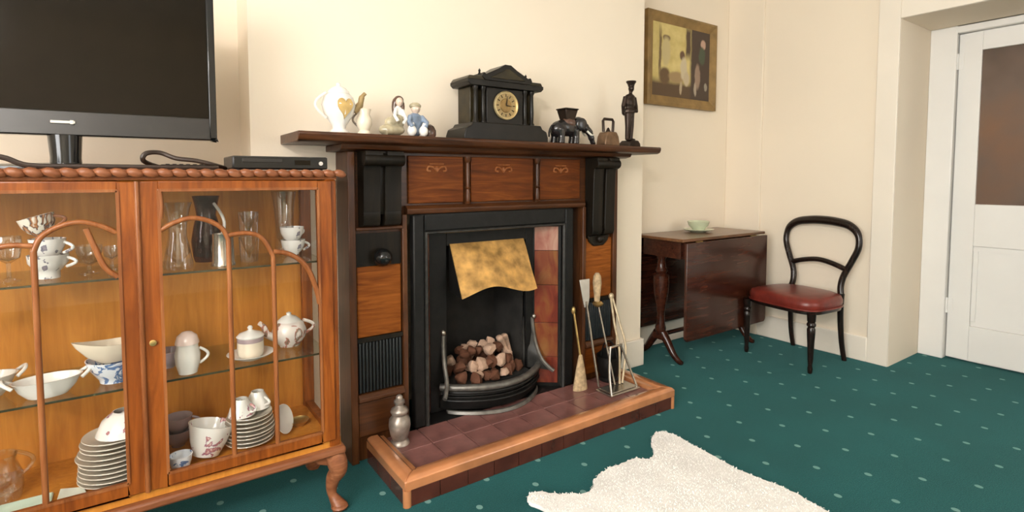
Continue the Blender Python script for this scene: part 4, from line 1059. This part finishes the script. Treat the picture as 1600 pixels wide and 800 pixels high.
for s in (-1, 1):
    MB().ell((1.862, 2.088 + s * .034, ez + .095), (.026, .006, .030), 14, Matrix.Rotation(R(10 * s), 3, 'Z')).build('ear', ele_m, el)
    MB().tube(smooth_path([(1.905, 2.085 + s * .016, ez + .066), (1.925, 2.085 + s * .022, ez + .048), (1.942, 2.085 + s * .022, ez + .050)], 4), [.005] * 5 + [.003] * 4, 8).build('tusk', ivory_m, el)
MB().tube(smooth_path([(1.722, 2.09, ez + .085), (1.708, 2.09, ez + .06), (1.706, 2.09, ez + .03)], 4), .004, 8).build('tail', ele_m, el)
MB().ell((1.808, 2.09, ez + .098), (.042, .0385, .028), 16).build('saddle_cloth', brown_glaze, el)
MB().hexa([(1.782, 2.066, ez + .115), (1.832, 2.066, ez + .115), (1.832, 2.114, ez + .115), (1.782, 2.114, ez + .115)], [(1.772, 2.058, ez + .160), (1.842, 2.058, ez + .160), (1.842, 2.122, ez + .160), (1.772, 2.122, ez + .160)]).box(1.769, 1.845, 2.055, 2.125, ez + .160, ez + .167).build('howdah', bronze_m, el, bevel=0.003)
el.scale = (1.16, 1.1, 1.06)
w2d = thing('white_ornament', 'low white oval ornament seen between the elephant legs', 'ornament', (1.805, 2.19, ZM))
MB().lathe([(.012, ez), (.024, ez + .005), (.034, ez + .022), (.030, ez + .040), (.012, ez + .050), (0, ez + .051)], (1.805, 2.19, 0), 18).build('oval', white_ch, w2d)
MB().lathe([(.018, ez), (.020, ez + .005), (.015, ez + .008)], (1.805, 2.19, 0), 14).build('foot', gilt_m, w2d)
wd = thing('white_ornament', 'small white egg-shaped ornament under the elephant trunk', 'ornament', (1.925, 2.17, ZM))
MB().lathe([(.010, ez), (.016, ez + .004), (.026, ez + .02), (.028, ez + .036), (.018, ez + .054), (0, ez + .062)], (1.925, 2.17, 0), 18).build('egg', white_ch, wd)
MB().lathe([(.014, ez), (.016, ez + .006), (.011, ez + .010)], (1.925, 2.17, 0), 14).build('foot', gilt_m, wd)
# small lantern-like desk clock
sl = thing('brass_casket', 'small brown brass casket with a square ring handle', 'casket', (2.085, 2.09, ZM))
MB().prism([(2.035, ez), (2.142, ez), (2.142, ez + .012), (2.134, ez + .050), (2.118, ez + .074), (2.058, ez + .074), (2.042, ez + .050), (2.035, ez + .012)], 'y', 2.055, 2.125).build('body', plain('brown_brass', (.17, .10, .055), .35, .5, var=.35, scale=30), sl, bevel=0.005)
MB().tube([(2.054, 2.09, ez + .074), (2.050, 2.09, ez + .132), (2.058, 2.09, ez + .142), (2.118, 2.09, ez + .142), (2.126, 2.09, ez + .132), (2.122, 2.09, ez + .074)], .0075, 10).build('handle', bronze_m, sl)
MB().lathe([(.016, ez + .074), (.010, ez + .084), (.006, ez + .094), (0, ez + .100)], (2.088, 2.09, 0), 14).build('finial', bronze_m, sl)
# bronze soldier
so = thing('soldier_statuette', 'dark bronze standing soldier statuette at the right mantel end', 'statuette', (2.262, 2.10, ZM))
sx_, sy_ = 2.262, 2.10
MB().prism([(sx_ - .048, ez), (sx_ + .050, ez), (sx_ + .044, ez + .020), (sx_ + .030, ez + .036), (sx_ - .020, ez + .036), (sx_ - .040, ez + .020)], 'y', sy_ - .042, sy_ + .042).build('base', bronze_m, so, bevel=0.006)
m = MB()
m.tube([(sx_ - .018, sy_ - .005, ez + .185), (sx_ - .020, sy_ - .006, ez + .115), (sx_ - .020, sy_, ez + .040)], [.021, .015, .010], 12)
m.tube([(sx_ + .014, sy_ + .005, ez + .185), (sx_ + .018, sy_ + .004, ez + .115), (sx_ + .018, sy_ + .006, ez + .040)], [.021, .015, .010], 12)
m.ell((sx_ - .019, sy_ - .012, ez + .041), (.011, .022, .008), 10).ell((sx_ + .019, sy_ - .006, ez + .041), (.011, .022, .008), 10)
m.ell((sx_, sy_, ez + .195), (.033, .024, .035), 14).ell((sx_, sy_, ez + .245), (.034, .024, .045), 14).ell((sx_ + .002, sy_, ez + .275), (.036, .020, .018), 14)
m.tube([(sx_ - .034, sy_, ez + .275), (sx_ - .046, sy_ + .004, ez + .225), (sx_ - .036, sy_ + .012, ez + .185), (sx_ - .020, sy_ + .022, ez + .180)], [.013, .012, .010, .009], 10)
m.tube([(sx_ + .034, sy_, ez + .275), (sx_ + .042, sy_ - .006, ez + .225), (sx_ + .026, sy_ - .026, ez + .195), (sx_ + .006, sy_ - .028, ez + .20)], [.013, .012, .010, .009], 10)
m.tube([(sx_ + .004, sy_, ez + .285), (sx_ + .006, sy_ - .001, ez + .310)], .010, 10)
m.ell((sx_ + .007, sy_ - .003, ez + .322), (.0155, .018, .021), 14).ell((sx_ + .003, sy_ - .021, ez + .320), (.004, .005, .004), 8)
m.build('figure', bronze_m, so, remesh=.0032)
MB().lathe([(.017, ez + .332), (.018, ez + .340), (.022, ez + .348), (.028, ez + .356), (.027, ez + .362), (0, ez + .366)], (sx_ + .007, sy_ - .002, 0), 18).build('cap', bronze_m, so)

# ================================================================== PICTURE
pic = thing('framed_picture', 'gilt-framed genre painting of figures in a sunlit room', 'picture', (3.2, 2.5, 1.68))
PX0, PX1, PZ0, PZ1 = 2.835, 3.595, 1.672, 2.300
fw_ = .072
gf = plain('dull_gilt_frame', (.27, .165, .055), .5, .2, var=.25, scale=12, bmp=.2, bscale=40)
def frame_side(poly):
    pass
prof = [(0, .0), (0, .030), (.25, .036), (.5, .026), (.85, .018), (1, .010), (1, 0)]
corn_o = [(PX0, PZ0), (PX1, PZ0), (PX1, PZ1), (PX0, PZ1)]
corn_i = [(PX0 + fw_, PZ0 + fw_), (PX1 - fw_, PZ0 + fw_), (PX1 - fw_, PZ1 - fw_), (PX0 + fw_, PZ1 - fw_)]
for k in range(4):
    a, b_ = k, (k + 1) % 4; vs2 = []; n = len(prof)
    for q in (a, b_):
        for t_, d in prof:
            x = corn_o[q][0] + (corn_i[q][0] - corn_o[q][0]) * t_; zz = corn_o[q][1] + (corn_i[q][1] - corn_o[q][1]) * t_
            vs2.append((x, 2.508 - d, zz))
    ff = [(i, (i + 1) % n, n + (i + 1) % n, n + i) for i in range(n)] + [tuple(range(n)), tuple(range(2 * n - 1, n - 1, -1))]
    MB().add(vs2, ff).build('frame_rail', gf, pic, bevel=0.001)
pm, nt, bb = new_mat('oil_painting_canvas')
tc = N(nt, 'ShaderNodeTexCoord'); sp2 = N(nt, 'ShaderNodeSeparateXYZ'); nt.links.new(tc.outputs['Generated'], sp2.inputs[0])
wn = noise(nt, tc.outputs['Generated'], 6, 4)
def mth(op, a, bb_=None):
    n = N(nt, 'ShaderNodeMath', operation=op)
    for i, q in enumerate((a, bb_)):
        if q is None: continue
        if isinstance(q, (int, float)): n.inputs[i].default_value = q
        else: nt.links.new(q, n.inputs[i])
    return n.outputs[0]
U = mth('ADD', sp2.outputs[0], mth('MULTIPLY', mth('SUBTRACT', wn, .5), .05)); Vv = mth('ADD', sp2.outputs[2], mth('MULTIPLY', mth('SUBTRACT', wn, .5), .05))
cur = ramp(nt, wn, [(.3, (.50, .38, .12)), (.7, (.68, .55, .22))])
def blob(cx, cz, rx, rz, col, soft=.35, square=False):
    global cur
    du = mth('DIVIDE', mth('SUBTRACT', U, cx), rx); dv = mth('DIVIDE', mth('SUBTRACT', Vv, cz), rz)
    if square: d = mth('MAXIMUM', mth('ABSOLUTE', du), mth('ABSOLUTE', dv))
    else: d = mth('ADD', mth('MULTIPLY', du, du), mth('MULTIPLY', dv, dv))
    mr = N(nt, 'ShaderNodeMapRange'); mr.inputs['From Min'].default_value = 1 + soft; mr.inputs['From Max'].default_value = 1 - soft
    nt.links.new(d, mr.inputs['Value'])
    mx = N(nt, 'ShaderNodeMix', data_type='RGBA'); nt.links.new(mr.outputs[0], mx.inputs[0]); nt.links.new(cur, mx.inputs[6]); mx.inputs[7].default_value = rgba(col)
    cur = mx.outputs[2]
blob(.5, .06, .8, .15, (.085, .045, .018), .3, True)
blob(.84, .55, .19, .62, (.050, .028, .018), .12, True)
blob(.60, .80, .04, .20, (.07, .04, .02), .3, True)
blob(.12, .60, .02, .30, (.16, .10, .04), .4, True)
blob(.22, .80, .06, .05, (.15, .09, .04)); blob(.22, .62, .07, .20, (.52, .42, .20))
blob(.20, .28, .09, .12, (.12, .065, .025)); blob(.40, .28, .14, .08, (.33, .22, .10))
blob(.50, .60, .045, .07, (.12, .06, .03)); blob(.53, .42, .06, .16, (.55, .46, .30)); blob(.58, .28, .05, .10, (.50, .40, .26)); blob(.48, .14, .025, .09, (.42, .32, .20))
blob(.88, .82, .05, .07, (.48, .30, .22)); blob(.86, .65, .06, .13, (.055, .075, .04)); blob(.78, .34, .05, .18, (.30, .20, .14)); blob(.74, .15, .025, .10, (.38, .30, .22)); blob(.93, .20, .03, .06, (.30, .26, .2))
nt.links.new(cur, bb.inputs['Base Color']); bb.inputs['Roughness'].default_value = .4
MB().box(PX0 + fw_ - .004, PX1 - fw_ + .004, 2.494, 2.504, PZ0 + fw_ - .004, PZ1 - fw_ + .004).build('canvas', pm, pic)

# ================================================================== DROP-LEAF TABLE AND DISH
tb = thing('drop_leaf_table', 'dark mahogany drop-leaf table standing in the alcove', 'table', (3.18, 2.28, 0))
TZ = .80
MB().box(2.735, 3.640, 2.092, 2.480, TZ - .020, TZ).build('top', mahog_top, tb, bevel=0.005)
leaf = MB().prism([(2.748, .185), (2.765, .165), (3.615, .165), (3.632, .185), (3.632, TZ - .024), (2.748, TZ - .024)], 'y', 2.070, 2.090).build('leaf', mahog, tb, bevel=0.004)
MB().prism([(2.748, .185), (2.765, .165), (3.615, .165), (3.632, .185), (3.632, TZ - .024), (2.748, TZ - .024)], 'y', 2.460, 2.478).build('leaf', mahog, tb, bevel=0.004)
for x in (2.9, 3.5): MB().box(x - .03, x + .03, 2.091, 2.100, TZ - .10, TZ - .021).build('leaf_hinge', brass_m, leaf)
MB().box(2.80, 3.575, 2.125, 2.140, TZ - .13, TZ - .020).build('apron', mahog, tb); MB().box(2.80, 3.575, 2.44, 2.455, TZ - .13, TZ - .020).build('apron', mahog, tb)
for sx, x in ((-1, 2.790), (1, 3.585)):
    MB().box(x - .014, x + .014, 2.14, 2.44, TZ - .13, TZ - .020).build('end_rail', mahog, tb)
    lg = MB().lathe([(.030, .16), (.036, .20), (.027, .24), (.025, .30), (.034, .36), (.048, .43), (.052, .50), (.050, .545), (.032, .560), (.042, .578), (.030, .60), (.025, .65), (.036, .67)], (x, 2.30, 0), 20).build('pedestal', mahog, tb)
    MB().box(x - .03, x + .03, 2.26, 2.34, .13, .175).build('block', mahog, lg, bevel=0.004)
    for s in (-1, 1):
        P = smooth_path([(x, 2.30 + s * .02, .17), (x, 2.30 + s * .06, .12), (x, 2.30 + s * .105, .055), (x, 2.30 + s * .150, .018), (x, 2.30 + s * .175, .014)], 5)
        MB().tube(P, [.030 - .017 * k / (len(P) - 1) for k in range(len(P))], 10).build('sabre_foot', mahog, lg)
MB().tube([(2.79, 2.30, .155), (3.585, 2.30, .155)], .014, 10).build('stretcher', mahog, tb)
vessel('glass_dish', 'pale green glass dish on saucer on the drop-leaf table', 'dish', [(0, 0), (.040, 0), (.044, .004), (.072, .010), (.080, .015), (.078, .017), (.044, .009), (.030, .010), (.034, .018), (.050, .036), (.058, .058), (.055, .060), (.046, .038), (.028, .018), (0, .016)], plain('pale_green_glass_china', (.58, .62, .44), .15, var=.15, coat=.5), (3.215, 2.335, TZ + .0005))
bpy.data.objects['glass_dish'].scale = (1.3, 1.3, 1.25)

# ================================================================== BALLOON-BACK CHAIR
ch = thing('balloon_back_chair', 'ebonised balloon-back chair with oxblood leather seat by the right wall', 'chair')
# local frame: +y is the front of the chair
SH = .405
outl = []
for k in range(40):
    a = 2 * PI * k / 40
    cx, cy = math.cos(a), math.sin(a)
    ww = .215 + .045 * (cy * .5 + .5)
    ex = .55
    outl.append((ww * math.copysign(abs(cx) ** ex, cx) * 1.02, .215 * math.copysign(abs(cy) ** ex, cy) + .01))
def cushion(z0, z1, inset, dome):
    vs2, ff = [], []
    rings = [(1.0 - inset, z0), (1.0, z0 + (z1 - z0) * .35), (1.0, z0 + (z1 - z0) * .6), (.96, z1 - .004), (.85, z1 + dome * .45), (.6, z1 + dome * .85), (.3, z1 + dome)]
    n = len(outl)
    for s, zz in rings:
        for (x, y) in outl: vs2.append((x * s, .01 + (y - .01) * s, zz))
    for i in range(len(rings) - 1):
        for k in range(n): ff.append((i * n + k, i * n + (k + 1) % n, (i + 1) * n + (k + 1) % n, (i + 1) * n + k))
    ff.append(tuple(range(n - 1, -1, -1))); ff.append(tuple((len(rings) - 1) * n + k for k in range(n)))
    return MB().add(vs2, ff)
seat = cushion(SH - .034, SH + .034, .03, .016).build('seat', leather_m, ch, ang=60)
MB().prism([(x * .97, .01 + (y - .01) * .97) for x, y in outl], 'z', SH - .056, SH - .030).build('seat_rail', ebony, ch, bevel=0.004)
m = MB().tube([(x * 1.0, (.01 + (y - .01)), SH - .030) for x, y in outl], .005, 8, True); m.build('piping', leather_m, seat)
for s in (-1, 1):       # turned front legs
    MB().lathe([(.010, 0), (.013, .006), (.015, .03), (.012, .05), (.016, .09), (.019, .17), (.023, .24), (.024, .27), (.018, .283), (.026, .292), (.026, .302), (.020, .312), (.024, .32), (.026, SH - .04)], (s * .228, .190, 0), 16).build('leg', ebony, ch)
    P = smooth_path([(s * .180, -.225, 0), (s * .178, -.195, .12), (s * .175, -.180, .26), (s * .175, -.175, .37), (s * .175, -.178, .44)], 5)
    MB().tube(P, [.015 + .005 * k / (len(P) - 1) for k in range(len(P))], 12).build('leg', ebony, ch)
# balloon back: one continuous hoop
BZ = .912
hoop = [(-.175, -.178, .42), (-.165, -.186, .48), (-.175, -.196, .55), (-.218, -.206, .65), (-.250, -.216, .74), (-.238, -.224, .822), (-.180, -.230, .872), (-.09, -.233, .890), (0, -.234, .895)]
hoop = hoop + [(-x, y, z) for x, y, z in reversed(hoop[:-1])]
P = smooth_path(hoop, 6)
def hoop_r(p):
    return .019 + .013 * max(0, (p.z - .80) / .12)
MB().tube(P, [hoop_r(p) for p in P], 12, flat=1.0).build('backrest', ebony, ch)
rail = smooth_path([(-.195, -.199, .590), (-.13, -.200, .612), (-.06, -.202, .628), (0, -.203, .634), (.06, -.202, .628), (.13, -.200, .612), (.195, -.199, .590)], 5)
MB().tube(rail, .017, 10).build('cross_rail', ebony, ch)
place(ch, (3.525, 1.795, 0), 82)

# ================================================================== SHEEPSKIN RUG
rug_out = [(1.91, 1.60), (1.963, 1.585), (1.974, 1.50), (1.958, 1.34), (1.946, 1.19), (1.972, 1.01), (1.955, .89), (1.96, .7), (2.02, .46), (1.93, .33), (1.78, .40), (1.55, .34), (1.32, .36), (1.16, .28), (1.06, .40), (1.12, .62), (1.10, .9), (1.09, 1.2), (1.145, 1.42), (1.135, 1.52), (1.183, 1.550), (1.253, 1.487), (1.348, 1.435), (1.427, 1.482), (1.50, 1.505), (1.575, 1.506), (1.666, 1.503), (1.72, 1.466), (1.785, 1.496), (1.845, 1.56)]
rugP = []
ro = [Vector((x, y, 0)) for x, y in rug_out]
for i in range(len(ro)):
    p0, p1, p2, p3 = ro[i - 1], ro[i], ro[(i + 1) % len(ro)], ro[(i + 2) % len(ro)]
    for k in range(6):
        t_ = k / 6
        q = 0.5 * ((2 * p1) + (p2 - p0) * t_ + (2 * p0 - 5 * p1 + 4 * p2 - p3) * t_ * t_ + (-p0 + 3 * p1 - 3 * p2 + p3) * t_ ** 3)
        rugP.append((q.x + random.uniform(-.005, .005), q.y + random.uniform(-.005, .005)))
rg = thing('sheepskin_rug', 'cream sheepskin rug lying on the teal carpet', 'rug', (1.53, .95, 0))
MB().prism(rugP, 'z', .001, .016).build('hide', hide_m, rg, bevel=0.005)
def inside(x, y):
    c = False; n = len(rugP); j_ = n - 1
    for i in range(n):
        xi, yi = rugP[i]; xj, yj = rugP[j_]
        if (yi > y) != (yj > y) and x < (xj - xi) * (y - yi) / (yj - yi) + xi: c = not c
        j_ = i
    return c
m = MB(); vs2, ff = [], []
cnt = 0
while cnt < 14000:
    x = random.uniform(1.05, 2.03); y = random.uniform(.55, 1.61)
    if not inside(x, y): continue
    cnt += 1
    a = random.uniform(0, 2 * PI); L = random.uniform(.006, .014); h = random.uniform(.001, .004)
    dx_, dy_ = math.cos(a), math.sin(a); w2 = .0016
    o = len(vs2)
    vs2 += [(x - dy_ * w2, y + dx_ * w2, .015), (x + dy_ * w2, y - dx_ * w2, .015), (x + dx_ * L * .55 - dy_ * w2, y + dy_ * L * .55 + dx_ * w2, .016 + h), (x + dx_ * L * .55 + dy_ * w2, y + dy_ * L * .55 - dx_ * w2, .016 + h), (x + dx_ * L, y + dy_ * L, .014 + h * .6)]
    ff += [(o, o + 1, o + 3, o + 2), (o + 2, o + 3, o + 4)]
me = bpy.data.meshes.new('fleece'); me.from_pydata([(a - 1.53, b_ - .95, c) for a, b_, c in vs2], [], ff); me.materials.append(fur_m)
fl = bpy.data.objects.new('fleece', me); C.objects.link(fl); fl.parent = rg; fl['kind'] = 'stuff'

# ================================================================== FILL LAMP (added to brighten the room, hangs out of view)
lm, nt, bb = new_mat('fill_lamp_glow')
lt = noise(nt, coords(nt), 8, 2)
nt.links.new(ramp(nt, lt, [(.3, (1.0, .96, .91)), (.7, (1.0, .97, .93))]), bb.inputs['Emission Color'])
bb.inputs['Base Color'].default_value = (.9, .88, .84, 1)
bb.inputs['Emission Strength'].default_value = 85
LX, LY, LZ = -.95, -.55, 2.15
la = thing('fill_lamp', 'added fill lamp, an opal globe hung out of view', 'lamp', (LX, LY, HC))
MB().ell((LX, LY, LZ), (.16, .16, .15), 24).build('globe', lm, la)
MB().lathe([(.05, LZ + .14), (.045, LZ + .17), (.012, LZ + .19)], (LX, LY, 0), 20).build('gallery', brass_m, la)
MB().tube([(LX, LY, LZ + .18), (LX, LY, HC - .02)], .004, 8).build('cord', cable_m, la)
MB().lathe([(.012, HC - .035), (.05, HC - .012), (.055, HC)], (LX, LY, 0), 20).build('ceiling_rose', white_m, la)
